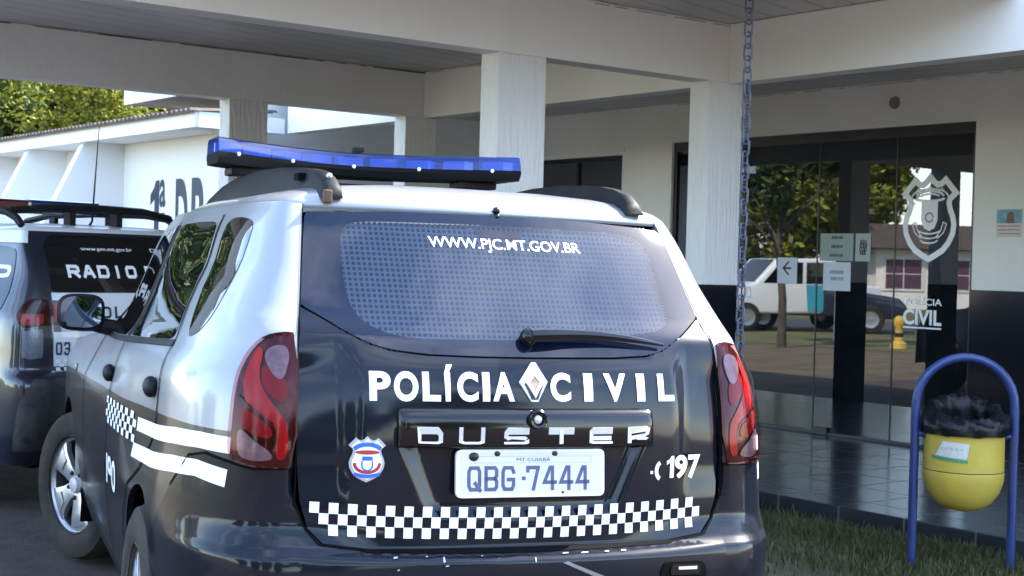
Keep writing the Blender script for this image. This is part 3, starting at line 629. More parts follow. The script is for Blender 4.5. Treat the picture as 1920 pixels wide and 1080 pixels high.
        poly('sill_trim', m_([(2.21, .37), (2.85, .37), (2.86, .28), (2.20, .28)]), fq, M_trim, T, off=.006, step=.06, thick=.006)
        # stripes and chequer on the flanks
        poly('stripe', m_([(1.355, .957), (1.352, .915), (1.70, .936), (2.0, .918), (2.135, .908), (2.13, .873), (2.0, .884), (1.70, .902), (1.36, .874)][:4]+[(2.135, .906), (2.125, .866), (2.0, .878), (1.72, .900), (1.353, .9145)][:0]), fq, M_white, T, off=.003) if False else None
        up = [(1.34, .953), (1.55, .955), (1.75, .949), (1.95, .933), (2.12, .915)]; dn = [(1.34, .912), (1.55, .914), (1.75, .906), (1.95, .892), (2.12, .875)]
        poly('stripe', m_(up+dn[::-1]), fq, M_white, T, off=.003, step=.06)
        up2 = [(1.345, .872), (1.55, .884), (1.75, .876), (1.95, .858), (2.13, .836)]; dn2 = [(1.35, .828), (1.55, .842), (1.75, .832), (1.95, .814), (2.14, .792)]
        poly('stripe', m_(up2+dn2[::-1]), fq, M_white, T, off=.003, step=.06)
        v, f = [], []
        for i in range(14):
            for j in range(4):
                if (i+j) % 2: continue
                a, b_ = 2.13+i*.021, 2.13+(i+1)*.021; z0 = .835+.0225*j; dz = -.05*(a-2.13); o = len(v)
                v += [(s*a, z0+dz), (s*b_, z0+dz-.001), (s*b_, z0+.0225+dz-.001), (s*a, z0+.0225+dz)]; f.append((o, o+1, o+2, o+3))
        mapped('side_chequer', v, f, fq, M_white, T, off=.003)
        v, f = fit_text('I90', 2.28, 2.40, .62, .72, .02); v = [(-(4.68-a), z) for a, z in v] if s < 0 else v
        mapped('side_lettering', v, f, fq, M_white, T, off=.003)
        for qy, z in ((2.035, 1.022), (2.425, .985)):
            P_, n_ = fq(np.array([s*qy]), np.array([z])); c_ = Vector(P_[0])+Vector(n_[0])*.012
            b = MB(); b.ball(c_, .05, 8, (.45, 1.15, .62)); b.build('door_handle', M_trim, T, smooth=True)
        # fender repeater, mirror
        b = MB(); b.ball((s*(sw(2.35, .90)+.0), 2.35, .90), .03, 7, (.25, 1, .7)); b.build('repeater_lamp', M_clear, T, smooth=True)
        b = MB(); rg = []
        for t, k_ in ((0, .86), (.012, 1), (.06, .98), (.11, .80), (.14, .45), (.147, .05)):
            rg.append([(s*.925+.092*k_*np.sign(math.cos(a))*abs(math.cos(a))**.62, 1.74+t, 1.165+.074*k_*np.sign(math.sin(a))*abs(math.sin(a))**.62) for a in np.linspace(0, 2*math.pi, 28, endpoint=False)])
        b.rings(rg, cap1=True); mo = b.build('wing_mirror', M_trim, T, smooth=True)
        b = MB(); b.add([(s*.925+.080*np.sign(math.cos(a))*abs(math.cos(a))**.62, 1.745, 1.167+.062*np.sign(math.sin(a))*abs(math.sin(a))**.62) for a in np.linspace(0, 2*math.pi, 28, endpoint=False)], [tuple(range(28))]); b.build('mirror_glass', M_mirror, mo)
        b = MB(); b.tube([(s*.78, 1.78, 1.10), (s*.86, 1.79, 1.115), (s*.88, 1.79, 1.13)], [.035, .03, .03], 8); b.build('mirror_arm', M_trim, mo, smooth=True)
        # roof rails
        b = MB(); rg = []
        for y, zt, zb in ((-.41, 1.588, 1.574), (-.395, 1.612, 1.577), (-.36, 1.634, 1.583), (-.28, 1.654, 1.590), (-.18, 1.666, 1.596), (-.05, 1.675, 1.602), (.15, 1.684, 1.606), (.45, 1.687, 1.606), (.8, 1.676, 1.600), (1.05, 1.658, 1.588), (1.25, 1.632, 1.570), (1.38, 1.598, 1.552), (1.44, 1.57, 1.54)):
            xo = .452+.045*smooth01(np.array((y+.4)/1.2)); hw = .026
            pr = [(-1, 0), (-.9, .75), (-.55, 1), (.4, 1), (.85, .8), (1.25, 0)]
            rg.append([(s*(xo+hw*a), y, zb+(zt-zb)*b_) for a, b_ in pr])
        b.rings(rg, cap0=True, cap1=True); rl = b.build('roof_rail', M_trim, T, smooth=True, angle=50)
        b = MB(); b.box(s*.485-.012, s*.485+.012, -.378, -.372, 1.628, 1.648) if False else None
        b = MB(); b.box(s*.484-.016, s*.484+.016, -.18, -.12, 1.632, 1.652); b.build('rail_slot', M_rub, rl)
        if s > 0: continue
        b = MB(); b.ball((s*.455, -.362, 1.636), .009, 7); b.build('rail_screw', M_greyv, rl, smooth=True)
        b = MB(); b.box(s*.470-.012, s*.470+.012, -.425, -.400, 1.560, 1.596); b.build('rail_bracket', M_rust, rl, bevel=.005)
    # ---- light bar
    def lx(t): return -.022+.553*t
    def ly(t): return .86+.32*(1-abs(t)**1.7)
    bar = MB(); rg = []
    ts = np.linspace(-1, 1, 29)
    def sect(pr, sc=1):
        out_ = []
        for t in ts:
            e_ = 1-.10*max(0, (abs(t)-.93)/.07)
            out_.append([(lx(t)*1.0, ly(t)+py*e_, pz) for py, pz in pr])
        return out_
    base = bpy.data.objects.new('light_bar', None); COL.objects.link(base); base.parent = T
    bar.rings(sect([(-.145, 1.752), (-.125, 1.728), (.125, 1.728), (.145, 1.752), (.145, 1.766), (-.145, 1.766)]), cap0=True, cap1=True); bar.build('bar_base', mat('bar_black', (.006, .006, .007), .75, spec=.12, var=.2), base, smooth=True, angle=35)
    bl = bpy.data.materials.new('blue_dome'); bl.use_nodes = True; t_ = bl.node_tree; pb = t_.nodes['Principled BSDF']
    pb.inputs['Base Color'].default_value = (.022, .05, .22, 1); pb.inputs['Roughness'].default_value = .10; pb.inputs['Coat Weight'].default_value = .6
    trn = t_.nodes.new('ShaderNodeBsdfTransparent'); trn.inputs[0].default_value = (.26, .38, .88, 1); mxs = t_.nodes.new('ShaderNodeMixShader'); mxs.inputs[0].default_value = .45
    t_.links.new(trn.outputs[0], mxs.inputs[1]); t_.links.new(pb.outputs[0], mxs.inputs[2]); t_.links.new(mxs.outputs[0], t_.nodes['Material Output'].inputs[0])
    b = MB(); b.rings(sect([(-.140, 1.767), (-.138, 1.782), (-.124, 1.812), (-.100, 1.818), (.100, 1.818), (.124, 1.812), (.140, 1.767)]), cap0=True, cap1=True); b.build('lens', bl, base, smooth=True, angle=30)
    for t in np.linspace(-.88, .88, 9):
        b = MB(); c_ = (lx(t), ly(t)-.088); a = math.atan2(ly(t+.05)-ly(t-.05), lx(.1)); Mm = Matrix.Translation((c_[0], c_[1], 0)) @ Matrix.Rotation(a, 4, 'Z')
        b.box(-.047, .047, -.01, .05, 1.769, 1.800, Mm); b.build('lamp_module', mat('lamp_reflector', (.75, .8, .95), .4, var=.1) if t < -.85 else bpy.data.materials['lamp_reflector'], base)
    for t in (-.86, -.45, 0, .42, .84):
        b = MB(); b.ball((lx(t), ly(t)-.147, 1.764), .0075, 6, (1, .6, 1)); b.build('bar_screw', M_white, base, smooth=True)
    for s in (-1, 1):
        b = MB(); b.box(s*.43-.03, s*.43+.03, .93, 1.02, 1.59, 1.73); b.box(s*.43-.07, s*.43+.07, .90, 1.05, 1.700, 1.727); b.build('bar_foot', M_trim, base, bevel=.006)
    b = MB(); b.box(-.10, .10, 1.05, 1.20, 1.63, 1.70); b.box(-.30, -.16, 1.0, 1.14, 1.63, 1.727); b.build('siren_box', M_trim, base, bevel=.008)
    b = MB(); b.box(-.02, .02, 1.05, 1.09, 1.820, 1.838); b.build('bar_sensor', M_trim, base, bevel=.004)
    # ---- wheels
    wheel(T, (-.775, 2.673, .343), R(24)); wheel(T, (.775, 2.673, .343), R(24), True)
    wheel(T, (-.79, 0, .343)); wheel(T, (.79, 0, .343), 0, True)
    return T
SUV = build_suv()
# ---------------------------------------------------------------- building frame: a runs along the glass front (away), b across it (towards the wall)
AZ = R(37.5); Av = (-math.sin(AZ), math.cos(AZ)); Bv = (math.cos(AZ), math.sin(AZ)); G0 = (1.28, 9.05)
def ab(a, b, z=0): return (G0[0]+a*Av[0]+b*Bv[0], G0[1]+a*Av[1]+b*Bv[1], z)
def stucco(name, c, bump, bscale, stretch=None, rough=.85, var=.05):
    return mat(name, c, rough, var=var, vscale=2.2, bump=bump, bscale=bscale, spec=.2, stretch=stretch)
M_wall = stucco('white_wall_paint', (.80, .77, .72), .2, 40, (1, 1, .45), var=.09)
M_beam = stucco('white_beam_paint', (.82, .80, .77), .25, 30, (1, 1, .4), var=.08)
M_pillar = stucco('scratched_pillar_plaster', (.80, .79, .78), 1.0, 55, (1, 1, .10), var=.07)
for n_ in M_pillar.node_tree.nodes:
    if n_.type == 'BUMP': n_.inputs['Distance'].default_value = .018
M_dado = mat('black_gloss_dado', (.006, .007, .012), .12, var=.3, vscale=3)
M_wing = stucco('wing_white', (.80, .80, .79), .1, 30)
def plank_mat(name, c, dirv, scale=10):
    m, t, b = new_mat(name); b.inputs['Roughness'].default_value = .55
    tcn = t.nodes.new('ShaderNodeTexCoord'); mpn = t.nodes.new('ShaderNodeMapping'); mpn.inputs['Rotation'].default_value = (0, 0, dirv)
    wv = t.nodes.new('ShaderNodeTexWave'); wv.inputs['Scale'].default_value = scale/6.2832*1.0; wv.wave_profile = 'SAW'; wv.inputs['Distortion'].default_value = 0
    cr_ = t.nodes.new('ShaderNodeValToRGB'); cr_.color_ramp.elements[0].position = .0; cr_.color_ramp.elements[1].position = .08
    cr_.color_ramp.elements[0].color = tuple(x*.25 for x in c)+(1,); cr_.color_ramp.elements[1].color = tuple(c)+(1,)
    nn = t.nodes.new('ShaderNodeTexNoise'); nn.inputs['Scale'].default_value = 1.3; nn.inputs['Detail'].default_value = 8
    st = t.nodes.new('ShaderNodeMixRGB'); st.blend_type = 'MULTIPLY'; st.inputs[0].default_value = .5
    t.links.new(tcn.outputs['Object'], mpn.inputs[0]); t.links.new(mpn.outputs[0], wv.inputs[0]); t.links.new(wv.outputs[0], cr_.inputs[0]); t.links.new(tcn.outputs['Object'], nn.inputs['Vector'])
    t.links.new(cr_.outputs[0], st.inputs[1]); t.links.new(nn.outputs[0], st.inputs[2]); t.links.new(st.outputs[0], b.inputs['Base Color'])
    return m
M_ceil = plank_mat('plank_ceiling', (.78, .75, .73), AZ, 10)
M_ceilp = plank_mat('porch_plank_ceiling', (.68, .67, .67), AZ+R(90), 10)
M_tile = mat('grey_porch_tile', (.030, .036, .044), .16, var=.4, vscale=5, spec=.45)
t_ = M_tile.node_tree; pb_ = t_.nodes['Principled BSDF']; col_ = pb_.inputs['Base Color'].links[0].from_socket
bk = t_.nodes.new('ShaderNodeTexBrick'); bk.offset = 0; bk.inputs['Scale'].default_value = 1; bk.inputs['Brick Width'].default_value = .45; bk.inputs['Row Height'].default_value = .45; bk.inputs['Mortar Size'].default_value = .006; bk.inputs['Mortar'].default_value = (.11, .11, .11, 1)
tcx = t_.nodes.new('ShaderNodeTexCoord'); mpx = t_.nodes.new('ShaderNodeMapping'); mpx.inputs['Rotation'].default_value = (0, 0, -AZ); t_.links.new(tcx.outputs['Object'], mpx.inputs[0]); t_.links.new(mpx.outputs[0], bk.inputs['Vector'])
t_.links.new(col_, bk.inputs['Color1']); t_.links.new(col_, bk.inputs['Color2']); t_.links.new(bk.outputs['Color'], pb_.inputs['Base Color'])
mrx = t_.nodes.new('ShaderNodeMapRange'); mrx.inputs['To Min'].default_value = .16; mrx.inputs['To Max'].default_value = .6; t_.links.new(bk.outputs['Fac'], mrx.inputs[0]); t_.links.new(mrx.outputs[0], pb_.inputs['Roughness'])
M_black = bpy.data.materials['gloss_black_paint']
M_frame = mat('black_aluminium_frame', (.008, .008, .010), .3, var=.1)
M_winglass = glass_mat('entrance_glass', (.48, .50, .53), 2.1, .004, .012)
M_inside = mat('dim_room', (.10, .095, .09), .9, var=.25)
M_paper = mat('paper', (.66, .68, .76), .7, var=.03, spec=.2)
M_black_ink = mat('black_ink', (.01, .01, .013), .6, var=0)
M_greyink = mat('grey_ink', (.22, .23, .28), .6, var=.2)
M_vinyl = mat('frosted_white_vinyl', (.92, .93, .96), .5, var=.05, spec=.3)
M_navy = mat('navy_lettering', (.020, .028, .055), .6, var=.15)

def bx(name, a0, a1, b0, b1, z0, z1, m, par, bevel=0):
    b = MB(); b.box(a0, a1, b0, b1, z0, z1, ab); return b.build(name, m, par, bevel=bevel)

# ---- ground
M_asph = dusty('worn_paving', (.046, .034, .031), (.115, .084, .072), .5, .9, 6, .6, 90)
M_soil = dusty('dry_soil_and_turf', (.07, .06, .03), (.20, .145, .095), .55, .95, 1.6, .5, 60)
M_turf = dusty('lawn', (.070, .080, .024), (.19, .16, .07), .5, .95, .6, .5, 30)
M_road = dusty('street_asphalt', (.045, .045, .048), (.075, .07, .066), .5, .9, 3, .4, 60)
b = MB(); b.add([(-400, -400, -.012), (400, -400, -.012), (400, 400, -.012), (-400, 400, -.012)], [(0, 1, 2, 3)]); tag(b.build('ground', M_soil), kind='structure')
def sheet(name, pts, z, m):
    b = MB(); b.add([(x, y, z) for x, y in pts], [tuple(range(len(pts)))]); return tag(b.build(name, m), kind='structure')
sheet('pavement', [ab(a, b_)[:2] for a, b_ in ((-16, -1.75), (6.0, -1.75), (6.0, -9.5), (-16, -9.5))], -.002, M_asph)
sheet('reflected_dark_ground', [(-11, -40), (40, -40), (40, -3.2), (-6.5, -3.2)], -.007, M_asph)  # unseen dark sheet added behind the camera to darken the car's reflections
sheet('lawn', [(-60, -30), (-12.5, -30), (-9.4, 4), (-14.5, 14), (-18, 40), (-60, 40)], -.006, M_turf)
sheet('street', [(-34, -60), (-27, -60), (-20.5, 60), (-27.5, 60)], -.001, M_road)
b = MB(); b.box(-6.2, 14, -.02, 3.4, -.05, .10, ab); tag(b.build('porch_floor', M_tile, bevel=.006), kind='structure')

# ---------------------------------------------------------------- police station
ST_ = thing('police_station', 'white police station with carport beams, pillars and a black lower wall', 'building', ab(1.5, 2.7))
Sinv = Matrix.Translation(ab(1.5, 2.7)).inverted()
def sbx(name, *a, **k):
    o = bx(name, *a, **k); return o
def own(o, root):
    o.parent = root; o.matrix_parent_inverse = root.matrix_world.inverted() if root.type != 'EMPTY' else Matrix.Translation(root.location).inverted(); return o
def spart(name, a0, a1, b0, b1, z0, z1, m, par=None, bevel=0):
    o = bx(name, a0, a1, b0, b1, z0, z1, m, None, bevel)
    if par is None: own(o, ST_)
    else: o.parent = par
    return o
GZ = 2.55
# walls (butted end to end)
for a0, a1, z0, z1 in ((-7, .063, .10, 2.93), (.063, 3.26, GZ, 2.93), (3.26, 3.93, .10, 2.93), (3.93, 5.3, .10, 1.25), (3.93, 5.3, 2.47, 2.93), (5.3, 6.0, .10, 2.93)):
    spart('wall', a0, a1, 2.67, 2.85, z0, z1, M_wall)
for a0, a1 in ((-7, .060), (3.263, 3.93), (3.93, 6.0)):
    spart('dado', a0, a1, 2.655, 2.668, .103, 1.315 if a0 != 3.93 else 1.245, M_dado)
spart('upper_wall', -7, 6, 2.60, 2.85, 3.06, 3.6, M_wall)
# pillars with black foot
for a0, b0, b1, z0 in ((0, -.139, .16, .0), (0, -1.742, -1.411, 0), (3.36, -.139, .16, 0), (3.36, -1.67, -1.36, 0), (0, -4.9, -4.6, 0), (3.36, -4.9, -4.6, 0), (-5.0, -.139, .16, 0)):
    p = spart('pillar', a0, a0+.164, b0, b1, 1.32, 2.57, M_pillar, bevel=.006)
    spart('pillar_foot', a0+.001, a0+.163, b0+.001, b1-.001, z0, 1.32, M_dado, p)
# beams
spart('beam', 0, .164, -5, .03, 2.57, 2.93, M_beam, bevel=.004)
spart('beam', 3.36, 3.524, -5, .03, 2.57, 2.93, M_beam, bevel=.004)
spart('beam', -6.2, 5.6, .032, .18, 2.565, 2.93, M_beam, bevel=.004)
spart('ceiling', -1.95, 3.9, -5.15, .03, 2.932, 3.04, M_ceil)
spart('fascia', -2.02, -1.952, -5.15, .03, 2.86, 3.10, M_beam)
spart('porch_ceiling', -6.2, 6.0, .182, 2.668, 2.90, 3.0, M_ceilp)
spart('roof_slab', -6.2, 6.0, .032, 2.6, 3.045, 3.2, M_beam)
spart('roof_slab', -2.02, 3.9, -5.15, .03, 3.105, 3.2, M_beam)
# dark grime line where ceiling meets beams
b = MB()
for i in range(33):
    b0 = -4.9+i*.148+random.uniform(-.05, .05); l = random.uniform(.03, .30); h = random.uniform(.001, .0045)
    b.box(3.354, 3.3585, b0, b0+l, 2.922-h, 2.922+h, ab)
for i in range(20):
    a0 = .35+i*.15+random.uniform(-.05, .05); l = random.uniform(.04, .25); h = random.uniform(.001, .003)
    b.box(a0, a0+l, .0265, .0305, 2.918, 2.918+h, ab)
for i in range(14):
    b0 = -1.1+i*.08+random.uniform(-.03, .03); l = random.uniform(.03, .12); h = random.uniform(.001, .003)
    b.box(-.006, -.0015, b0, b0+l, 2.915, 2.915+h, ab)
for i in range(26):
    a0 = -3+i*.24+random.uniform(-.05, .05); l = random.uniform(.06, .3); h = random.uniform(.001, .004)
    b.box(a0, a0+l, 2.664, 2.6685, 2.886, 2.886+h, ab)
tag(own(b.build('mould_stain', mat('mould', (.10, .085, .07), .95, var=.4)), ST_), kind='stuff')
# glass entrance
GD = spart('entrance_frame', .063, 3.26, 2.70, 2.78, 2.47, GZ-.002, M_frame)
for a0, a1 in ((.063, .10), (3.22, 3.26)): spart('frame_post', a0, a1, 2.70, 2.78, .10, 2.47, M_frame, GD)
spart('threshold', .10, 3.22, 2.70, 2.76, .102, .125, M_frame, GD)
gaps = [.10, .797, 1.57, 2.40, 3.22]
for i in range(4):
    spart('glass_pane', gaps[i]+.006, gaps[i+1]-.006, 2.72, 2.73, .126, 2.468, M_winglass, GD)
for a in gaps[1:4]:
    spart('pane_joint', a-.0055, a+.0055, 2.716, 2.734, .127, 2.467, M_frame, GD)
spart('floor_hinge', 1.40, 1.56, 2.69, 2.712, .105, .16, M_frame, GD)
# room behind the glass
b = MB()
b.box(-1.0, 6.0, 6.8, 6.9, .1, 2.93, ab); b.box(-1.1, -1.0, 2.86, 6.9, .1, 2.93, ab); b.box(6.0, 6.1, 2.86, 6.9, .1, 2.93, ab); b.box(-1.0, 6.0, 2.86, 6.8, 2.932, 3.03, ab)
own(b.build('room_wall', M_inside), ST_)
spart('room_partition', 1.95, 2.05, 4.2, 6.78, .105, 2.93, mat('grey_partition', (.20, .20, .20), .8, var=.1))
# vinyl on the last pane: shield and words (u runs left to right as seen from outside = decreasing a)
gm = lambda u, v: (np.array([ab(1.6-x, 2.72, z) for x, z in zip(np.asarray(u), np.asarray(v))]), np.tile((-Bv[0], -Bv[1], 0), (len(u), 1)))
cx, cz, hh = 1.6-.36, 1.73, .585
cx = 1.6-.485
def ga(pts): return [(p[0], p[1]) for p in pts]
v, f = strip2d(at2(SHIELD, cx, 1.535, .62, 1.13), .046, True); SH_ = mapped('shield_emblem', v, f, gm, M_vinyl, GD, off=.002)
v, f = strip2d(at2(SHIELD, cx, 1.59, .50, 1.08)[10:24], .007); mapped('emblem_inner_line', v, f, gm, M_vinyl, SH_, off=.0022)
for k, (rx, rz, wd) in enumerate(((.125, .045, .018), (.085, .022, .014), (.165, .062, .010))):
    v, f = strip2d(arc2(cx, 2.005, rx, rz, 8, 172, 14), wd); mapped('emblem_cap', v, f, gm, M_vinyl, SH_, off=.0022+.0003*k)
v, f = strip2d(arc2(cx, 1.995, .13, .020, 180, 360, 12), .018); mapped('emblem_peak', v, f, gm, M_vinyl, SH_, off=.0024)
v, f = strip2d(at2([(-.5, 1), (-.5, .35), (-.3, .08), (0, 0), (.3, .08), (.5, .35), (.5, 1)], cx, 1.765, .19, .62), .030, True); mapped('emblem_small_shield', v, f, gm, M_vinyl, SH_, off=.0022)
poly('emblem_chief', [(cx-.072, 1.945), (cx+.072, 1.945), (cx+.072, 1.83), (cx+.045, 1.775), (cx, 1.755), (cx-.045, 1.775), (cx-.072, 1.83)], gm, M_vinyl, SH_, off=.0027)
v, f = strip2d(arc2(cx, 1.85, .034, .034, 0, 345, 16), .012); mapped('emblem_seal', v, f, gm, M_greyink, SH_, off=.0034)
for s in (-1, 1):
    v, f = strip2d([(cx+s*.060, 1.70), (cx+s*.105, 1.75), (cx+s*.125, 1.815)], .008); mapped('emblem_branch', v, f, gm, M_vinyl, SH_, off=.0022)
    v, f = strip2d([(cx+s*.075, 1.69), (cx+s*.130, 1.735), (cx+s*.155, 1.80), (cx+s*.125, 1.815)], .008); mapped('emblem_branch', v, f, gm, M_vinyl, SH_, off=.0025)
for k, z in enumerate((1.735, 1.700, 1.665)):
    v, f = strip2d([(cx-.10+.01*k, z+.012), (cx-.05, z-.004), (cx, z-.010), (cx+.05, z-.004), (cx+.10-.01*k, z+.012)], .011); mapped('emblem_ribbon', v, f, gm, M_vinyl, SH_, off=.0024)
def words(s, x0, x1, z0, z1, bold=.02, name='door_lettering', m=M_vinyl, mp_=None, par=None, off=.002):
    v, f = fit_text(s, x0, x1, z0, z1, bold); return mapped(name, v, f, mp_ or gm, m, par, off=off)
words('POLÍCIA', cx-.20, cx+.135, 1.185, 1.235, .012, par=GD)
words('CIVIL', cx-.215, cx+.135, 1.035, 1.15, .03, par=GD)
v, f = strip2d([(cx-.215, 1.012), (cx+.135, 1.012)], .012); mapped('door_lettering', v, f, gm, M_vinyl, GD, off=.002)
words('O', 1.6-2.36, 1.6-2.29, 1.17, 1.28, .03, par=GD)
# window left of the entrance
WN = spart('window', 3.93, 5.3, 2.70, 2.78, 2.42, 2.468, M_frame)
for q in ((3.932, 3.97), (4.60, 4.63), (5.26, 5.298)): spart('window_post', q[0], q[1], 2.70, 2.78, 1.25, 2.42, M_frame, WN)
spart('window_pane', 3.97, 4.60, 2.72, 2.73, 1.252, 2.42, M_winglass, WN); spart('window_pane', 4.63, 5.26, 2.72, 2.73, 1.252, 2.42, M_winglass, WN)
spart('window_trim', 3.90, 5.33, 2.655, 2.668, 2.50, 2.53, M_wall, WN)
# round cover plate on the wall
b = MB(); o = Vector(ab(.80, 2.665, 2.735)); Mk = Matrix.Translation(o) @ Matrix.Rotation(AZ, 4, 'Z') @ Matrix.Rotation(R(-90), 4, 'Y')
Mk = Matrix.Translation(o) @ Vector((-Bv[0], -Bv[1], 0)).to_track_quat('Z', 'Y').to_matrix().to_4x4()
b.lathe([(.001, .016), (.03, .016), (.045, .010), (.050, -.004)], 28, Mk); tag(b.build('wall_cover', mat('grey_plastic', (.20, .19, .18), .7, var=.1), smooth=True), 'round grey cover plate on the wall above the glass entrance', 'cover plate')
# drain stub under the carport ceiling
b = MB(); c = ab(.75, -2.46); b.lathe([(.018, 2.78), (.018, 2.931)], 14, Matrix.Translation((c[0], c[1], 0)), cap0=True); tag(b.build('drain_pipe', M_wall, smooth=True), 'short white drain pipe hanging from the carport ceiling behind the front beam', 'pipe')

# notices
def notice(name, label, u0, u1, z0, z1, draw, m=M_paper, g='paper notices on the glass'):
    off = .0035
    P_ = poly(name, [(u0, z0), (u1, z0), (u1, z1), (u0, z1)], gm, m, None, off=off, smooth=False); tag(P_, label, 'notice', g)
    draw(P_, u0, u1, z0, z1); return P_
def lines(n, mm, w_=.5, zf0=.25, zf1=.75, th=.1):
    def d(P_, u0, u1, z0, z1):
        for i in range(n):
            z = z0+(z1-z0)*(zf1-(zf1-zf0)*i/max(1, n-1)); h = (z1-z0)*th/2; ww = (u1-u0)*w_*random.uniform(.75, 1)/2; c = (u0+u1)/2
            V, Fc = [], []; x = c-ww
            while x < c+ww:
                l = random.uniform(.006, .018); V += [(x, z-h), (x+l, z-h), (x+l, z+h), (x, z+h)]; k = len(V)-4; Fc.append((k, k+1, k+2, k+3)); x += l+.006
            mapped('print', V, Fc, gm, mm, P_, off=.0042)
    return d
def arrow(P_, u0, u1, z0, z1):
    c, z = (u0+u1)/2, (z0+z1)/2+.02; w2 = (u1-u0)*.20
    v, f = strip2d([(c+w2, z), (c-w2+.012, z)], .016); mapped('arrow', v, f, gm, M_black_ink, P_, off=.0042)
    v, f = strip2d([(c-w2+.06, z+.055), (c-w2, z), (c-w2+.06, z-.055)], .016); mapped('arrow', v, f, gm, M_black_ink, P_, off=.0045)
A_of = lambda a: 1.6-a
notice('paper_notice', 'white sheet with a black left-pointing arrow taped on the glass', A_of(1.995), A_of(1.78), 1.315, 1.53, arrow)
notice('paper_notice', 'white sheet with two faint lines of text taped on the glass below the greenish notice', A_of(1.50), A_of(1.22), 1.27, 1.50, lines(2, M_greyink, .55, .42, .65, .12))
notice('paper_notice', 'greenish notice with bold lines on the glass above the faint white sheet', A_of(1.54), A_of(1.20), 1.51, 1.73, lines(3, M_black_ink, .4, .2, .85, .10), mat('pale_green_paper', (.30, .38, .36), .7, var=.1))
notice('paper_notice', 'small pale notice with a dark picture on the glass right of the greenish notice', A_of(1.18), A_of(1.03), 1.51, 1.73, lines(4, M_black_ink, .45, .3, .7, .16), mat('pale_grey_paper', (.40, .44, .46), .7, var=.1))
# colour print on the wall
wm = lambda u, v: (np.array([ab(-x, 2.668, z) for x, z in zip(np.asarray(u), np.asarray(v))]), np.tile((-Bv[0], -Bv[1], 0), (len(u), 1)))
WP = poly('wall_print', [(.135, 1.70), (.345, 1.70), (.345, 1.90), (.135, 1.90)], wm, mat('cream_print', (.62, .58, .52), .5, var=.05), None, off=.004, smooth=False)
tag(WP, 'small colour print with a teal and brown picture stuck on the right-hand wall', 'print')
poly('picture', [(.137, 1.80), (.343, 1.80), (.343, 1.898), (.137, 1.898)], wm, mat('teal_picture', (.16, .36, .42), .5, var=.6, vscale=22), WP, off=.0046)
poly('picture', [(.215, 1.80), (.285, 1.80), (.275, 1.875), (.245, 1.885), (.222, 1.86)], wm, mat('brown_picture', (.16, .09, .05), .5, var=.5, vscale=60), WP, off=.0050)
v, f = [], []
for i in range(3):
    z = 1.775-.027*i; x = .15+.01*(i == 2)
    while x < .33: l = random.uniform(.004, .014); v += [(x, z), (x+l, z), (x+l, z+.010), (x, z+.010)]; k = len(v)-4; f.append((k, k+1, k+2, k+3)); x += l+.005
mapped('print_text', v, f, wm, mat('red_ink', (.35, .08, .06), .6, var=.2), WP, off=.0046)

# rain chain
ch = MB(); c = Vector(ab(-1.25, -1.118)); z = 2.93; i = 0
while z > .12:
    rot = R(48+90*(i % 2)); L, Wk = .034, .0165
    pts = []
    for k in range(18):
        t = 2*math.pi*k/18; px = Wk*math.cos(t); pz = Wk*math.sin(t)+(L if math.sin(t) > 0 else -L)*.75
        pts.append((c.x+px*math.cos(rot)*1.35+random.uniform(-.0005, .0005), c.y+px*math.sin(rot)*1.35, z+pz))
    ch.tube(pts, 0.0052, 7, closed=True); z -= .060; i += 1
tag(ch.build('rain_chain', mat('bluish_galvanised_chain', (.12, .135, .19), .6, metal=.2, var=.45, vscale=60), smooth=True), 'long steel chain hanging from the roof edge in front of the right pillar', 'chain')

# ---------------------------------------------------------------- annex wing
WG = thing('annex_wing', 'low white wing with sloping fins, tiled eave and dark letters on its wall', 'building', ab(9, 2))
def wpart(name, *a, par=None, **k):
    o = bx(name, *a, None, **k); own(o, WG); return o
wpart('wall', 6.05, 11.85, -.37, .0, 0, 2.57, M_wing); wpart('wall', 6.05, 6.2, .0, 5, 0, 2.97, M_wing)
wpart('soffit', 5.66, 14.6, -.85, .02, 2.572, 2.60, M_wing)
wpart('fascia', 5.64, 14.6, -.87, -.84, 2.56, 2.70, M_wing); wpart('fascia', 5.63, 5.66, -.838, .02, 2.56, 2.70, M_wing)
for a0 in (8.40, 10.06, 11.73):
    b = MB(); b.prism([(-.37, 2.57), (-.80, 2.57), (-2.05, 0), (-.37, 0)], 0, .12, lambda x, y, z, a0=a0: ab(a0+z, x, y)); o = b.build('fin', M_wing); own(o, WG)
# tiled roof: real wavy rows
b = MB(); n = 90
for r in range(9):
    b0 = -.92+.40*r; rg = []; A0 = 5.62 if r < 2 else 6.22
    for db, dz in ((0, 0), (.46, .165)):
        rg.append([ab(A0+9.0*i/(n*6), b0+db, 2.70+.06*(b0+.92)+dz*.15+.028*abs(math.sin(math.pi*i/6))+.01*r*0) for i in range(n*6+1)])
    b.rings(rg, closed=False)
    rg = [[ab(A0+9.0*i/(n*6), b0, 2.70+.06*(b0+.92)+.028*abs(math.sin(math.pi*i/6))) for i in range(n*6+1)], [ab(A0+9.0*i/(n*6), b0+.004, 2.685+.06*(b0+.92)) for i in range(n*6+1)]]
    b.rings(rg, closed=False)
own(b.build('tiled_roof', dusty('old_clay_tile', (.045, .036, .032), (.15, .13, .115), .5, .9, 9, .3)), WG)
wpart('upper_eave', 4.5, 12.05, 1.2, 6.0, 3.40, 3.42, plank_mat('pale_plank_soffit', (.80, .80, .80), AZ+R(90), 5)); wpart('upper_fascia', 4.5, 12.05, 1.15, 1.198, 3.38, 3.75, M_wing); wpart('upper_fascia', 12.052, 12.10, 1.15, 6, 3.38, 3.75, M_wing); wpart('upper_wall', 6.25, 11.5, 2.9, 5.8, 2.98, 3.398, M_wing)
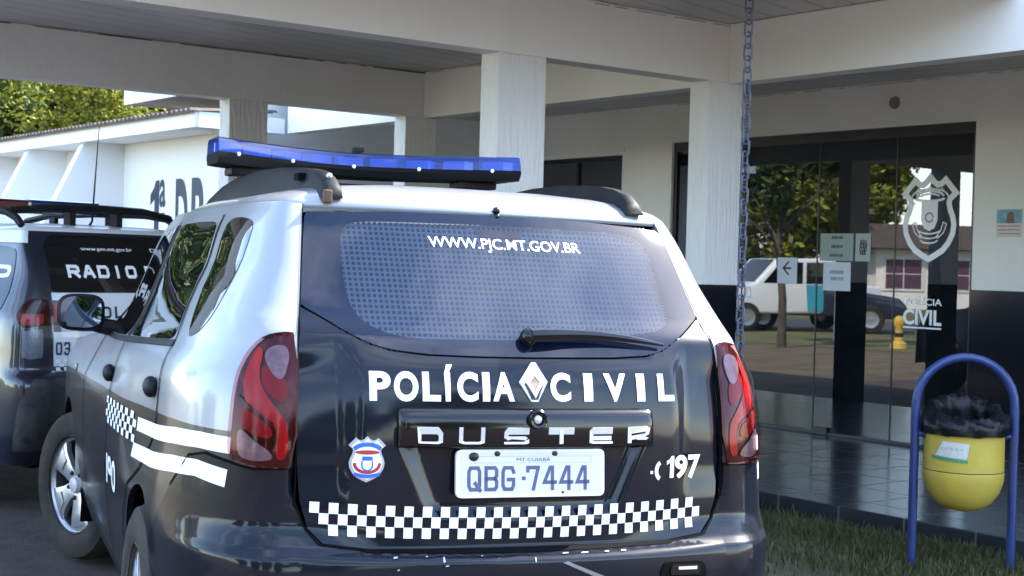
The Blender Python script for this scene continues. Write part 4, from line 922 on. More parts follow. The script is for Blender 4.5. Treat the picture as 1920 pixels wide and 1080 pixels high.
dm = lambda u, v: (np.array([ab(7.70-x, -.37, z) for x, z in zip(np.asarray(u), np.asarray(v))]), np.tile((-Bv[0], -Bv[1], 0), (len(u), 1)))
V, Fc = [], []
for s, x0, x1, z0, z1, bo in (('a', .22, .36, 1.90, 2.17, .02), ('D', .60, .88, 1.35, 2.17, .035), ('P', .96, 1.22, 1.35, 2.17, .035)):
    v, f = fit_text(s, x0, x1, z0, z1, bo, ref=('H' if s != 'a' else 'x')); o_ = len(V); V += v; Fc += [tuple(i+o_ for i in q) for q in f]
for q in ([(.10, 1.35), (.21, 1.35), (.21, 2.17), (.13, 2.17), (.08, 2.09), (.0, 2.03), (.0, 1.92), (.10, 1.98)], [(.24, 1.82), (.35, 1.82), (.35, 1.84), (.24, 1.84)], [(.44, 1.68), (.53, 1.68), (.53, 1.80), (.44, 1.80)]):
    o_ = len(V); V += q; Fc.append(tuple(range(o_, o_+len(q))))
o = mapped('wall_lettering', V, Fc, dm, M_navy, None, off=.004); own(o, WG)

# ---------------------------------------------------------------- litter bin
BN = thing('litter_bin', 'yellow round-bottomed litter bin hung in an arched blue tube stand on the grass', 'bin', (2.188, 7.02, 0), R(-6))
b = MB(); hw = .232; pts = [(-hw, 0, -.05), (-hw, 0, .40), (-hw, 0, .78)]+[(hw*math.cos(R(180-a)), 0, .79+.235*math.sin(R(a))) for a in range(12, 180, 12)]+[(hw, 0, .78), (hw, 0, .40), (hw, 0, -.05)]
b.tube(pts, .0215, 14); b.build('stand', mat('blue_enamel_tube', (.018, .040, .15), .38, var=.3, vscale=18, coat=.3), BN, smooth=True)
M_yel = dusty('yellow_plastic', (.60, .46, .065), (.44, .34, .08), .4, .38, 7, .05)
b = MB(); b.lathe([(r_, h_+.05) for r_, h_ in ((.186, .655), (.192, .658), (.192, .645), (.186, .64), (.185, .60), (.187, .44),)], 48); b.build('bucket', M_yel, BN, smooth=True)
b = MB(); b.lathe([(r_, h_+.05) for r_, h_ in ((.187, .436), (.189, .425), (.185, .39), (.168, .335), (.135, .285), (.09, .252), (.04, .240), (.002, .238),)], 48, cap1=True); b.build('rounded_bottom', M_yel, BN, smooth=True)
b = MB(); b.lathe([(r_, h_+.05) for r_, h_ in ((.1865, .4405), (.1885, .4385), (.1865, .4355),)], 48); b.build('seam', bpy.data.materials['black_plastic_trim'], BN, smooth=True)
for s in (-1, 1):
    b = MB(); b.tube([(s*.185, 0, .65), (s*.225, 0, .65)], .014, 10); b.ball((s*.19, 0, .65), .022, 7, (.6, 1, 1)); b.build('pivot', bpy.data.materials['blue_enamel_tube'], BN, smooth=True)
cm = lambda u, v: (np.stack([.188*np.sin(np.asarray(u)), -.188*np.cos(np.asarray(u)), np.asarray(v)+.05], 1), np.stack([np.sin(np.asarray(u)), -np.cos(np.asarray(u)), 0*np.asarray(u)], 1))
LB = poly('sticker', [(-.95, .515), (-.12, .505), (-.06, .578), (-.72, .585)], cm, mat('worn_white_sticker', (.62, .62, .56), .5, var=.25, vscale=40), BN, off=.0015, step=.06)
poly('green_band', [(-1.08, .515), (-.10, .500), (-.10, .488), (-1.08, .500)], cm, mat('green_print', (.05, .28, .16), .5, var=.4, vscale=50), LB, off=.002, step=.06)
v, f = fit_text('LIXO', -.80, -.22, .530, .562, 0); v, f = [(-.80+.11*i, .535+.004*(i % 2)) for i in range(6)], []
V, Fc = [], []
for i in range(5):
    a = -.80+.13*i; V += [(a, .545), (a+.08, .544), (a+.08, .556), (a, .557)]; Fc.append((4*i, 4*i+1, 4*i+2, 4*i+3))
mapped('faded_print', V, Fc, cm, mat('faded_ink', (.45, .50, .42), .6, var=.2), LB, off=.002, step=.06)
# bag: crumpled collar folded over the rim, mouth inside
b = MB(); rings = []; N = 72
for k, (r, h, cr_) in enumerate(((.203, .610, .004), (.208, .640, .005), (.207, .668, .005), (.198, .70, .008), (.182, .742, .010), (.162, .768, .010), (.142, .772, .009), (.126, .750, .008), (.124, .70, .006), (.14, .64, .004), (.12, .55, 0), (.001, .52, 0))):
    ring = []
    for i in range(N):
        t = 2*math.pi*i/N; back = .5+.5*math.sin(t)
        nse = cr_*(math.sin(9*t+k*1.3)+.7*math.sin(17*t+2.1*k)+.5*math.sin(31*t-k))
        hz = h if h < .66 else .66+(h-.66)*(.22+.85*back)
        ring.append(((r+nse)*math.cos(t), (r+nse)*math.sin(t), hz+nse*.7))
    rings.append(ring)
b.rings(rings); o = b.build('bin_bag', mat('black_bin_liner', (.006, .006, .008), .36, var=.3, vscale=30, spec=.35, bump=.3, bscale=38), smooth=True, angle=75)
o.location = (2.188, 7.02, .052); tag(o, 'crumpled black plastic bag lining the yellow bin', 'bag')

# ---------------------------------------------------------------- grass
def blades(name, n, fpos, m, hmin, hmax):
    P_ = []; F_ = []
    xy = fpos(n)
    for x, y in xy:
        h = random.uniform(hmin, hmax); a = random.uniform(0, 6.283); wd = random.uniform(.0025, .005); t = random.uniform(.1, .8)*h; d = random.uniform(0, 6.283)
        dx, dy = wd*math.cos(a), wd*math.sin(a); tx, ty = t*math.cos(d), t*math.sin(d); k = len(P_)
        P_ += [(x-dx, y-dy, -.012), (x+dx, y+dy, -.012), (x+dx*.7+tx*.4, y+dy*.7+ty*.4, h*.6), (x-dx*.7+tx*.4, y-dy*.7+ty*.4, h*.6), (x+tx, y+ty, h)]
        F_ += [(k, k+1, k+2, k+3), (k+3, k+2, k+4)]
    me = bpy.data.meshes.new(name); me.from_pydata(P_, [], F_); return tag(link(name, me, m), kind='stuff')
def leafmat(name, c1, c2, tr=.3, sc=1.2):
    m, t, b = new_mat(name); b.inputs['Roughness'].default_value = .5; b.inputs['Specular IOR Level'].default_value = .3
    g = t.nodes.new('ShaderNodeNewGeometry'); cr_ = t.nodes.new('ShaderNodeValToRGB'); cr_.color_ramp.elements[0].color = c1+(1,); cr_.color_ramp.elements[1].color = c2+(1,)
    t.links.new(g.outputs['Random Per Island'], cr_.inputs[0]); t.links.new(cr_.outputs[0], b.inputs['Base Color'])
    tl = t.nodes.new('ShaderNodeBsdfTranslucent'); t.links.new(cr_.outputs[0], tl.inputs[0]); ms = t.nodes.new('ShaderNodeMixShader'); ms.inputs[0].default_value = tr
    t.links.new(b.outputs[0], ms.inputs[1]); t.links.new(tl.outputs[0], ms.inputs[2]); t.links.new(ms.outputs[0], t.nodes['Material Output'].inputs[0]); return m
def gpos(n):
    r = []; clumps = [(random.uniform(-5, 2.2), random.uniform(-1.7, -.06), random.uniform(.06, .28)) for _ in range(150)]
    while len(r) < n:
        if random.random() < .75:
            c_ = random.choice(clumps); a, b_ = random.gauss(c_[0], c_[2]), random.gauss(c_[1], c_[2])
        else: a, b_ = random.uniform(-5, 2.2), random.uniform(-1.72, -.03)
        if b_ > -.03 or b_ < -1.74: continue
        if random.random() > .10+.90*smooth01(np.array((b_+1.3)/.9)): continue
        r.append(ab(a, b_)[:2])
    return r
blades('grass', 23000, gpos, leafmat('grass_blades', (.030, .055, .016), (.15, .14, .06), .25), .015, .075)
sheet('grass_verge', [ab(a, b_)[:2] for a, b_ in ((-8, -1.75), (6.0, -1.75), (6.0, -.02), (-8, -.02))], -.004, dusty('patchy_turf', (.055, .050, .028), (.19, .145, .10), .6, .95, 2.2, .5, 70))

# ---------------------------------------------------------------- trees
M_bark = dusty('bark', (.05, .038, .028), (.14, .11, .085), .5, .95, 8, .8, 30)
M_leafA = leafmat('sunny_leaves', (.035, .062, .010), (.33, .33, .045), .35)
M_leafB = leafmat('dark_leaves', (.020, .042, .010), (.085, .11, .025), .3)
def crown(n, rad, leaf, blobs, m, name='crown', br=(.16, .34)):
    cs = []
    for _ in range(blobs):
        v = RNG.normal(size=3); v /= np.linalg.norm(v); r = RNG.uniform(.25, 1)**.6
        cs.append((v*r*np.array(rad), RNG.uniform(*br)*min(rad)))
    cs_p = np.array([c for c, _ in cs]); cs_r = np.array([r for _, r in cs])
    idx = RNG.integers(0, blobs, n); d = RNG.normal(size=(n, 3)); d /= np.linalg.norm(d, axis=1)[:, None]
    pos = cs_p[idx]+d*(cs_r[idx]*RNG.uniform(.45, 1.05, n))[:, None]
    u = RNG.normal(size=(n, 3)); u[:, 2] *= .6; u /= np.linalg.norm(u, axis=1)[:, None]; w_ = np.cross(u, d+RNG.normal(size=(n, 3))*.7); w_ /= np.linalg.norm(w_, axis=1)[:, None]+1e-9
    s = leaf*RNG.uniform(.6, 1.4, n)[:, None]
    V = np.empty((n, 4, 3)); V[:, 0] = pos-u*s; V[:, 1] = pos-w_*s*.42; V[:, 2] = pos+u*s; V[:, 3] = pos+w_*s*.42
    me = bpy.data.meshes.new(name); me.from_pydata(V.reshape(-1, 3).tolist(), [], np.arange(n*4).reshape(-1, 4).tolist()); me.materials.append(m); return me
def trunk_me(h, r, rad):
    b = MB(); b.tube([(0, 0, -.1), (.05*h*.2, 0, h*.35), (-.03*h, .04*h, h*.7), (.0, .02*h, h*1.1)], [r*1.25, r, r*.8, r*.45], 10)
    for k in range(7):
        a = 6.283*k/7+.4; z0 = h*(.55+.06*k); L = rad[0]*random.uniform(.6, .9)
        b.tube([(0, .02*h, z0), (L*.4*math.cos(a), L*.4*math.sin(a), z0+h*.22), (L*math.cos(a), L*math.sin(a), z0+h*.45)], [r*.45, r*.28, r*.08], 7)
    me = bpy.data.meshes.new('trunk'); me.from_pydata(b.v, [], b.f); me.materials.append(M_bark); shade(me, 60); return me
def tree(label, loc, h, rad, me_c, me_t, rz=0, sc=1, group=None):
    t = thing('tree', label, 'tree', loc, rz, group)
    c_ = link('crown', me_c, None, t); c_.location = (0, 0, h+rad[2]*.62); link('trunk', me_t, None, t); t.scale = (sc,)*3; return t
rad1 = (4.2, 4.2, 3.2); C1 = crown(26000, rad1, .17, 120, M_leafA); C0 = crown(120000, rad1, .055, 330, M_leafA, br=(.09, .20)); T1 = trunk_me(2.4, .26, rad1)
rad2 = (3.6, 3.6, 3.4); C2 = crown(16000, rad2, .20, 90, M_leafB); T2 = trunk_me(2.2, .22, rad2)
C3 = crown(16000, rad2, .20, 90, M_leafA)
tree('big sunlit tree rising behind the tiled eave of the white wing', (-9.3, 28.5, 0), 1.9, rad1, C0, T1)
tree('deep green tree filling the gap behind the big sunlit tree', (-11.0, 36.5, 0), 1.6, rad2, C2, T2, 2.4, 1.75)
tree('dark leafy tree beyond the far end of the white wing', (-12.6, 26.5, 0), 1.2, rad2, C2, T2, 1, 1.15)
tree('tall tree between the big sunlit tree and the upper white eave', (-4.6, 32.5, 0), 3.0, rad1, C0, T1, 2.2, 1.05)
tree('yellowish tree at the far left edge behind the wing', (-14.5, 30.5, 0), 2.2, rad2, C3, T2, .6, 1.3)
# ---------------------------------------------------------------- what stands across the street, mirrored in the glass front
Bn = np.array(Bv); Gp = np.array(G0)
def refl(px, D):
    """plan position of something seen mirrored in the glass at photo column px, D metres along the mirrored line of sight"""
    p = np.array(((px-960)/2748*D, D)); b_ = (p-Gp)@Bn; return p-2*(b_-2.72)*Bn
M_house = stucco('sunlit_house_paint', (.70, .66, .60), .1, 20)
M_roofd = dusty('brown_roof', (.05, .035, .03), (.12, .09, .07), .5, .9, 4, .2)
M_purple = mat('purple_shutters', (.085, .035, .060), .5, var=.2)
def house(label, p0, p1, depth, hgt, wins, win_m, ov=.7, over=.6, nm='house'):
    p0, p1 = np.array(p0), np.array(p1); L = np.linalg.norm(p1-p0); u = (p1-p0)/L; n = np.array((-u[1], u[0])); n = n if n[0] < 0 else -n   # n points away from the station
    T = thing(nm, label, 'house', (p0[0], p0[1], 0)); X = lambda s, d, z: (u[0]*s+n[0]*d, u[1]*s+n[1]*d, z)
    b = MB(); b.box(0, L, 0, depth, 0, hgt, X); b.build('wall', M_house, T)
    b = MB(); r0 = [X(-ov, -over, hgt+.02), X(L+ov, -over, hgt+.02), X(L+ov, depth+over, hgt+.02), X(-ov, depth+over, hgt+.02)]; z2 = hgt+.24*depth*.5+.3
    r1 = [X(-ov, depth/2, z2), X(L+ov, depth/2, z2)]
    b.add(r0+r1, [(0, 1, 5, 4), (2, 3, 4, 5), (1, 2, 5), (3, 0, 4), (3, 2, 1, 0)]); b.build('roof', M_roofd, T)
    for s0, s1, z0, z1 in wins:
        b = MB(); b.box(s0, s1, -.05, .02, z0, z1, X); w_ = b.build('window', M_house, T)
        cols = 2; 
        for i in range(cols):
            for j in range(2):
                b = MB(); a0 = s0+.10+(s1-s0-.2)*i/cols+.03; a1 = s0+.10+(s1-s0-.2)*(i+1)/cols-.03; c0 = z0+.08+(z1-z0-.16)*j/2+.03; c1 = z0+.08+(z1-z0-.16)*(j+1)/2-.03
                b.box(a0, a1, -.08, -.052, c0, c1, X); b.build('shutter', win_m, w_)
    return T
house('white house with purple shuttered windows across the street', refl(1642, 60), refl(1880, 60), 7, 2.45, [(.25, 1.95, .75, 2.15), (2.3, 3.9, .75, 2.15), (4.4, 5.4, .75, 2.15)], M_purple)
house('long white building beside the trees across the street', refl(1180, 72), refl(1606, 72), 8, 4.3, [(1.0, 2.4, 1.2, 2.4), (4, 5.4, 1.2, 2.4), (6.5, 7.6, 1.2, 2.4), (8.4, 9.4, 1.0, 2.2)], mat('dark_shutters', (.03, .025, .02), .5), nm='house')
def ptree(label, px, D, h, rad, C_, T_, rz, sc):
    p = refl(px, D); tree(label, (p[0], p[1], 0), h, rad, C_, T_, rz, sc)
ptree('broad tree over the long white building across the street', 1440, 64, 2.0, rad2, C3, T2, 0, 1.0)
ptree('tree behind the middle of the long white building', 1560, 92, 3.2, rad2, C3, T2, 1, 1.35)
ptree('tree behind the left end of the long white building', 1330, 88, 3.0, rad1, C1, T1, 3, 1.2)
p = refl(1468, 27.5); tree('young thin tree on the lawn in front of the pickup', (p[0], p[1], 0), 2.9, (1.6, 1.6, 1.2), crown(2500, (1.5, 1.5, 1.0), .13, 24, M_leafB), trunk_me(2.6, .075, (1.4, 1.4, 1)), 0, 1)
# trees behind the photographer (mirrored in the car)
for i, (x, y, s) in enumerate(((-9, -19, 1.0), (-1.5, -24, 1.2), (6.5, -21, 1.0), (13, -17, 1.1), (-17, -15, 1.1))):
    lb = ['tree left of centre in the row behind the photographer', 'tallest tree in the row behind the photographer', 'tree right of the tallest one behind the photographer', 'rightmost tree in the row behind the photographer', 'leftmost tree behind the photographer, near the street'][i]
    tree(lb, (x, y, 0), 1.2, rad2, (C2, C3)[i % 2], T2, i*1.3, s)
# parked pickup: white cab, teal rear door
def vehicle(label, cat, nm, p, rz, L, prof, belt, glasses, m_body, extras=()):
    T = thing(nm, label, cat, (p[0], p[1], 0), rz); W2 = .85
    b = MB(); b.prism(prof, -W2, W2, lambda x, y, z: (z, x, y)); b.build('body', m_body, T, smooth=True, bevel=.07, seg=3)
    for gl in glasses:
        for s in (-1, 1):
            b = MB(); b.prism(gl, s*(W2-.01), s*(W2+.008), lambda x, y, z: (z, x, y)); b.build('side_window', M_sideglass, T)
    for y in (prof_w := (.75, L-.85)):
        for s in (-1, 1):
            b = MB(); b.lathe([(.20, -.10), (.31, -.11), (.335, -.06), (.335, .08), (.30, .10), (.2, .1)], 24, Matrix.Translation((s*.80, y, .335)), axis='x'); w_ = b.build('wheel', M_tyre, T, smooth=True)
            b = MB(); b.lathe([(.21, s*.095), (.18, s*.085), (.05, s*.09), (.002, s*.095)], 20, Matrix.Translation((s*.80, y, .335)), axis='x'); b.build('rim', M_alloy, w_, smooth=True)
    return T
pv = refl(1505, 31)
PU = vehicle('parked white pickup with a teal rear door across the lawn', 'pickup', 'pickup_truck', refl(1625, 36), R(-30), 4.4, [(0, .45), (4.4, .40), (4.45, .75), (4.35, 1.0), (3.35, 1.12), (2.75, 1.72), (1.35, 1.75), (1.25, 1.15), (.05, 1.12)], 1, [[(2.15, 1.14), (3.15, 1.14), (2.72, 1.62), (2.15, 1.64)], [(1.40, 1.14), (2.05, 1.14), (2.05, 1.64), (1.42, 1.65)]], mat('white_car_paint', (.75, .75, .74), .3, coat=1))
for s in (-1, 1):
    b = MB(); b.prism([(.9, .5), (2.0, .5), (2.05, 1.11), (1.0, 1.11)], s*.845, s*.862, lambda x, y, z: (z, x, y)); b.build('teal_door', mat('teal_paint', (.05, .34, .45), .3, coat=1), PU)
b = MB(); b.add([(-.70, 3.33, 1.17), (.70, 3.33, 1.17), (.62, 2.80, 1.70), (-.62, 2.80, 1.70), (-.70, 3.28, 1.15), (.70, 3.28, 1.15), (.62, 2.75, 1.66), (-.62, 2.75, 1.66)], [(0, 1, 2, 3), (4, 7, 6, 5), (0, 4, 5, 1), (2, 6, 7, 3), (0, 3, 7, 4), (1, 5, 6, 2)]); b.build('windscreen', M_sideglass, PU)
for s in (-1, 1):
    b = MB(); b.box(s*.62-.14, s*.62+.14, 4.40, 4.45, .78, .92); b.build('headlight', M_clear, PU, bevel=.02)
b = MB(); b.box(-.4, .4, 4.42, 4.46, .70, .88); b.box(-.8, .8, 4.40, 4.50, .42, .58); b.build('grille', M_trim, PU, bevel=.01)
p = refl(1375, 36)
vehicle('dark car parked to the left of the white pickup', 'car', 'parked_car', p, R(176), 4.1, [(0, .40), (4.0, .35), (4.1, .65), (3.9, .85), (3.0, .98), (2.4, 1.40), (.9, 1.43), (.2, 1.02), (.0, .9)], 1, [[(1.75, 1.0), (2.85, 1.0), (2.38, 1.34), (1.75, 1.37)], [(.55, 1.0), (1.65, 1.0), (1.65, 1.37), (.95, 1.37)]], mat('dark_blue_paint', (.012, .016, .03), .3, coat=1))
# bollard
p = refl(1688, 28); BL = thing('bollard', 'short yellow and black bollard standing on the lawn', 'bollard', (p[0], p[1], 0))
b = MB(); b.lathe([(.17, 0), (.15, .10), (.09, .14), (.075, .30), (.075, .40), (.11, .46), (.10, .56), (.05, .62), (.001, .63)], 20); b.build('post', mat('yellow_paint', (.55, .36, .05), .5), BL, smooth=True)
b = MB(); b.lathe([(.083, .22), (.081, .30)], 20); b.lathe([(.154, .05), (.145, .09)], 20); b.build('black_band', M_black_ink, BL, smooth=True)
# slim white post
p = refl(1572, 30); b = MB(); b.lathe([(.075, 0), (.07, 2.0), (.001, 2.02)], 14, Matrix.Translation((p[0], p[1], 0))); tag(b.build('white_post', M_house, smooth=True), 'plain white post on the lawn beside the pickup', 'post')

# ---------------------------------------------------------------- second police car
def build_wagon():
    T = thing('police_wagon', 'dark navy and white police station wagon with black roof bars, parked beyond the silver one', 'police car', (-2.71, 8.74, 0), R(52))
    M_nav = mat('navy_paint', (.008, .011, .024), .3, coat=1, var=.2)
    M_wp = mat('white_door_paint', (.66, .67, .70), .35, coat=.5, var=.05)
    zz = [.26, .34, .45, .70, .735, .765, .80, .95, 1.05, 1.12, 1.30, 1.47, 1.53]
    yr = [-.68, -.74, -.80, -.82, -.80, -.765, -.76, -.755, -.745, -.735, -.685, -.59, -.55]
    ww = [.68, .72, .75, .76, .76, .76, .755, .745, .735, .71, .64, .595, .57]
    fr = [.50, .53, .54, .54, .54, .54, .535, .53, .53, .525, .515, .495, .48]
    e = 2/3.4
    def S2(q, z):
        q = np.asarray(q, float); z = np.asarray(z, float); p = np.abs(q); sg = np.where(q < 0, -1., 1.); Y = I(z, zz, yr); W_ = I(z, zz, ww); X0 = I(z, zz, fr)
        p1 = np.clip(p, 0, 1); a = np.clip(p-1, 0, 1)*np.pi/2; bl = .045
        x2 = X0+(W_-X0)*np.sin(a)**e; y2 = -.48-(-.48-(Y+bl))*np.cos(a)**e; d = np.clip(p-2, 0, 9)*2.5
        fw = .03*smooth01((d-1)/1.5)+.12*smooth01((d-2.7)/.8)**2
        return np.stack([np.where(p <= 1, p1*X0, np.where(p <= 2, x2, W_-fw))*sg, np.where(p <= 1, Y+bl*p1**2.2, np.where(p <= 2, y2, -.48+d)), z], -1)
    def g(q, z):
        h = 2e-3; a = S2(q+h, z)-S2(q-h, z); b_ = S2(q, z+h)-S2(q, z-h); n = np.cross(a, b_); return S2(q, z), n/(np.linalg.norm(n, axis=1)[:, None]+1e-12)
    gx = lambda x, z: g(np.asarray(x)/I(np.asarray(z), zz, fr), z)
    py = lambda y: 2+(y+.48)/2.5
    arch = lambda c, r, a0, a1: [(py(c+r*math.cos(R(a0+(a1-a0)*i/14))), .31+r*math.sin(R(a0+(a1-a0)*i/14))) for i in range(15)]
    ol = [(1, .66), (1, .9), (1, 1.1), (1, 1.3), (1, 1.53), (1.5, 1.53), (2, 1.53), (2.4, 1.53), (py(1.3), 1.53), (py(1.5), 1.45), (py(2.0), 1.02), (py(2.75), .93), (py(2.95), .75), (py(2.95), .3)]+arch(2.3, .36, -8, 188)+[(py(2.0), .26), (py(.45), .26)]+arch(0, .36, -8, 188)+[(py(-.4), .26), (1.5, .26), (1, .26)]
    for s in (-1, 1):
        poly('side_panel', [(s*a, b_) for a, b_ in ol], g, M_nav, T, off=0, step=(.08, .05), thick=.02)
        poly('side_window', [(s*a, b_) for a, b_ in round_poly([(1.95, 1.10), (1.90, 1.20), (1.94, 1.40), (2.03, 1.445), (2.22, 1.45), (2.28, 1.08), (2.1, 1.07)], .03)], g, M_sideglass, T, off=.003, step=.05)
        poly('side_window', [(s*a, b_) for a, b_ in round_poly([(2.32, 1.07), (2.27, 1.45), (2.52, 1.45), (2.60, 1.05)], .03)], g, M_sideglass, T, off=.003, step=.05)
        poly('side_window', [(s*a, b_) for a, b_ in round_poly([(2.66, 1.04), (2.58, 1.45), (2.70, 1.44), (2.90, 1.04)], .03)], g, M_sideglass, T, off=.003, step=.05)
        poly('white_roof_edge', [(s*a, b_) for a, b_ in [(1.40, 1.46), (1.38, 1.528), (2.6, 1.528), (2.6, 1.465), (2.0, 1.462)]], g, M_wp, T, off=.004, step=.06)
        v, f = fit_text('RP', 1.98, 2.16, 1.22, 1.34, .02); v = [(-(4.14-a), z) for a, z in v] if s < 0 else v
        mapped('side_letters', v, f, g, M_white, T, off=.005)
        v, f = fit_text('PM', 2.0, 2.28, .78, .95, .03); v = [(-(4.28-a), z) for a, z in v] if s < 0 else v
        mapped('side_letters', v, f, g, M_white, T, off=.004)
        # tail lamps wrapping the corner
        tl = smooth_poly([(.70, 1.145), (.70, 1.035), (1.0, 1.02), (1.35, 1.005), (1.50, 1.03), (1.55, 1.085), (1.45, 1.14), (1.2, 1.165), (1.0, 1.155)], 1)
        LP = poly('tail_lamp', [(s*a, b_) for a, b_ in tl], g, M_darkred, T, off=.012, step=(.06, .03), thick=.012)
        poly('red_lens', [(s*a, b_) for a, b_ in round_poly([(.74, 1.13), (.74, 1.045), (.97, 1.04), (.97, 1.14)], .01)], g, M_red, LP, off=.0145, step=.05)
        poly('red_lens', [(s*a, b_) for a, b_ in round_poly([(1.05, 1.08), (1.05, 1.03), (1.35, 1.02), (1.46, 1.04), (1.48, 1.08)], .01)], g, M_red, LP, off=.0145, step=.05)
        poly('clear_lens', [(s*a, b_) for a, b_ in round_poly([(1.05, 1.0), (1.05, .85), (1.22, .84), (1.40, .855), (1.40, .99)], .02)], g, M_clear, LP, off=.006, step=.05)
        poly('rear_reflector', [(s*a, b_) for a, b_ in round_poly([(.88, .68), (.88, .655), (1.18, .655), (1.18, .68)], .008)], g, M_red, T, off=.012, step=.05)
        b = MB(); b.tube([(s*.55, y, z) for y, z in ((-.45, 1.56), (-.40, 1.60), (-.30, 1.635), (-.1, 1.655), (.4, 1.665), (.9, 1.655), (1.15, 1.62), (1.25, 1.57))], [.02, .022, .022, .02, .02, .02, .022, .02], 8)
        rr = b.build('roof_bar', M_trim, T, smooth=True)
        for y in (.25, .85): b = MB(); b.box(s*.55-.015, s*.55+.015, y-.03, y+.03, 1.55, 1.65); b.build('bar_foot', M_trim, rr)
        for y in (0, 2.3):
            b = MB(); Mw = Matrix.Translation((s*.71, y, .31)); b.lathe([(.19, -.09), (.28, -.10), (.31, -.06), (.31, .06), (.28, .10), (.19, .09)], 28, Mw, axis='x'); w_ = b.build('wheel', M_tyre, T, smooth=True)
            b = MB(); b.lathe([(.20, s*.09), (.15, s*.075), (.04, s*.085), (.002, s*.09)], 20, Mw, axis='x'); b.build('rim', M_alloy, w_, smooth=True)
    # roof, tailgate, glass
    b = MB(); qs = np.concatenate([np.linspace(-2.64, -2, 10), np.linspace(-2, -1, 12)[1:], np.linspace(-1, 1, 14)[1:], np.linspace(1, 2, 12)[1:], np.linspace(2, 2.64, 10)[1:]]); base = S2(qs, np.full(len(qs), 1.53)); rg = []
    for lam, z in ((1, 1.53), (.97, 1.545), (.9, 1.558), (.7, 1.572), (.4, 1.58), (0, 1.582)):
        sp_ = np.stack([0*qs, np.clip(base[:, 1], -.1, 1.0), 0*qs], 1); r = sp_+(base-sp_)*lam; r[:, 2] = z; rg.append([tuple(p) for p in r])
    b.rings(rg, closed=False); b.build('roof', M_wp, T, smooth=True, angle=60)
    TGt = poly('tailgate', [(-1, .765), (-.5, .76), (.5, .76), (1, .765), (1, 1.53), (-1, 1.53)], g, M_nav, T, off=0, step=.06)
    poly('rear_window', round_poly([(-.508, 1.20), (.508, 1.20), (.485, 1.46), (.43, 1.51), (-.43, 1.51), (-.485, 1.46)], .03), gx, M_sideglass, TGt, off=.004, step=.05)
    poly('white_band', [(-.51, 1.195), (.51, 1.195), (.51, 1.15), (.37, 1.145), (.37, 1.03), (-.37, 1.03), (-.37, 1.145), (-.51, 1.15)], gx, M_wp, TGt, off=.004, step=.05)
    poly('white_panel', [(-.515, .985), (.515, .985), (.515, .80), (-.515, .80)], gx, M_wp, TGt, off=.004, step=.05)
    for cl_ in ([(c_, -.40+.092*i, -.40+.092*i+.074) for i, c_ in enumerate('RADIO')], [('P', .105, .18), ('A', .20, .275), ('T', .295, .37)]):
        v, f, l = stroke_text(cl_, 1.275, 1.345, .018); mapped('rear_lettering', v, f, gx, M_white, TGt, off=.009, lift=l, step=.04)
    v, f, l = stroke_text([(c_, -.36+.11*i, -.36+.11*i+.085) for i, c_ in enumerate('POLICIA')], .1*0+1.055, 1.12, .013); mapped('rear_lettering', v, f, gx, M_black_ink, TGt, off=.009, lift=l, step=.04)
    v, f, l = stroke_text([(c_, -.505+.046*i, -.505+.046*i+.037) for i, c_ in enumerate('03-4187')], .86, .93, .011); mapped('rear_number', v, f, gx, M_navy, TGt, off=.009, lift=l, step=.04)
    v, f = fit_text('www.pm.mt.gov.br', -.28, .06, 1.425, 1.445, .01); mapped('rear_website', v, f, gx, M_white, TGt, off=.009)
    v, f = fit_text('Disque', .19, .36, 1.425, 1.445, .01); mapped('rear_website', v, f, gx, M_white, TGt, off=.009)
    v, f = [], []
    for i in range(44):
        for j in range(3):
            if (i+j) % 2: continue
            x = -.505+i*.0228; z = .775+.022*j; o = len(v); v += [(x, z), (x+.024, z), (x+.024, z+.019), (x, z+.019)]; f.append((o, o+1, o+2, o+3))
    mapped('rear_chequer', v, f, gx, M_white, TGt, off=.008)
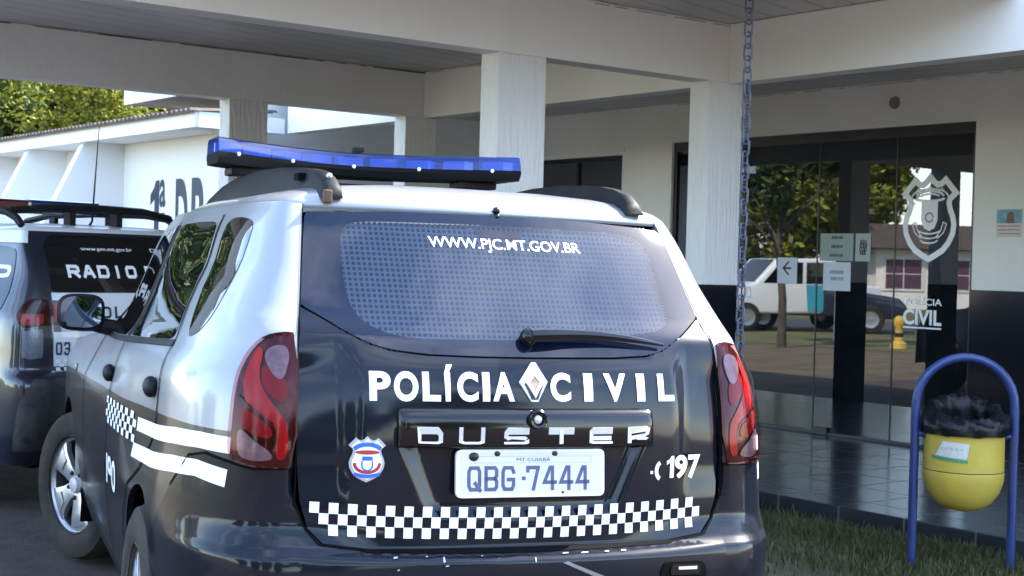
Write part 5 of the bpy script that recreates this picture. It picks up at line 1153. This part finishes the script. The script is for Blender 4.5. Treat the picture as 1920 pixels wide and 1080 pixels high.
    poly('rear_bumper', [(-1.75, .34), (-1.0, .34), (1.0, .34), (1.75, .34), (1.75, .74), (1.0, .755), (-1.0, .755), (-1.75, .74)], g, M_nav, T, off=.012, step=(.06, .03), thick=.012)
    poly('bumper_trim', round_poly([(-1.6, .36), (1.6, .36), (1.5, .62), (1.25, .73), (-1.25, .73), (-1.5, .62)], .06), g, dusty('grey_bumper_plastic', (.03, .03, .033), (.10, .095, .09), .4, .6, 8, .1), T, off=.018, step=(.06, .03), thick=.006)
    b = MB(); b.tube([(-.55, -.33, 1.64), (-.3, -.40, 1.665), (0, -.42, 1.67), (.3, -.40, 1.665), (.55, -.33, 1.64)], [.02, .024, .024, .024, .02], 8); b.build('rear_spoiler_bar', M_trim, T, smooth=True)
    for x in (-.2, .12): b = MB(); b.box(x-.02, x+.02, -.42, -.36, 1.57, 1.65); b.build('bar_foot', M_trim, T)
    b = MB(); b.box(-.54, .54, .35, .62, 1.66, 1.735); o = b.build('light_bar', mat('dark_red_dome', (.09, .006, .01), .15, coat=1, var=.2), T, bevel=.02)
    b = MB(); b.box(.02, .545, .345, .625, 1.655, 1.738); b.build('blue_dome', mat('dark_blue_dome', (.01, .02, .14), .15, coat=1, var=.2), o, bevel=.02)
    b = MB(); b.tube([(0, -.30, 1.575), (-.005, -.33, 1.60), (-.02, -.40, 2.15)], [.010, .007, .0022], 6); b.build('antenna', M_trim, T, smooth=True)
    b = MB(); b.box(-.56, .56, -.6, 2.7, .24, .60); b.box(-.45, .45, -.4, 2.4, .6, 1.0); b.build('underbody', M_rub, T)
    b = MB(); rg = [[(x*.62, 1.28+.1*(1-x*x), 1.53) for x in np.linspace(-1, 1, 9)], [(x*.72, 1.98+.18*(1-x*x), 1.03) for x in np.linspace(-1, 1, 9)], [(x*.72, 2.75+.12*(1-x*x), .94) for x in np.linspace(-1, 1, 9)], [(x*.68, 2.95+.12*(1-x*x), .72) for x in np.linspace(-1, 1, 9)], [(x*.68, 2.97+.12*(1-x*x), .3) for x in np.linspace(-1, 1, 9)]]
    b.rings(rg, closed=False); b.build('front_shell', M_nav, T, smooth=True)
    return T
build_wagon()
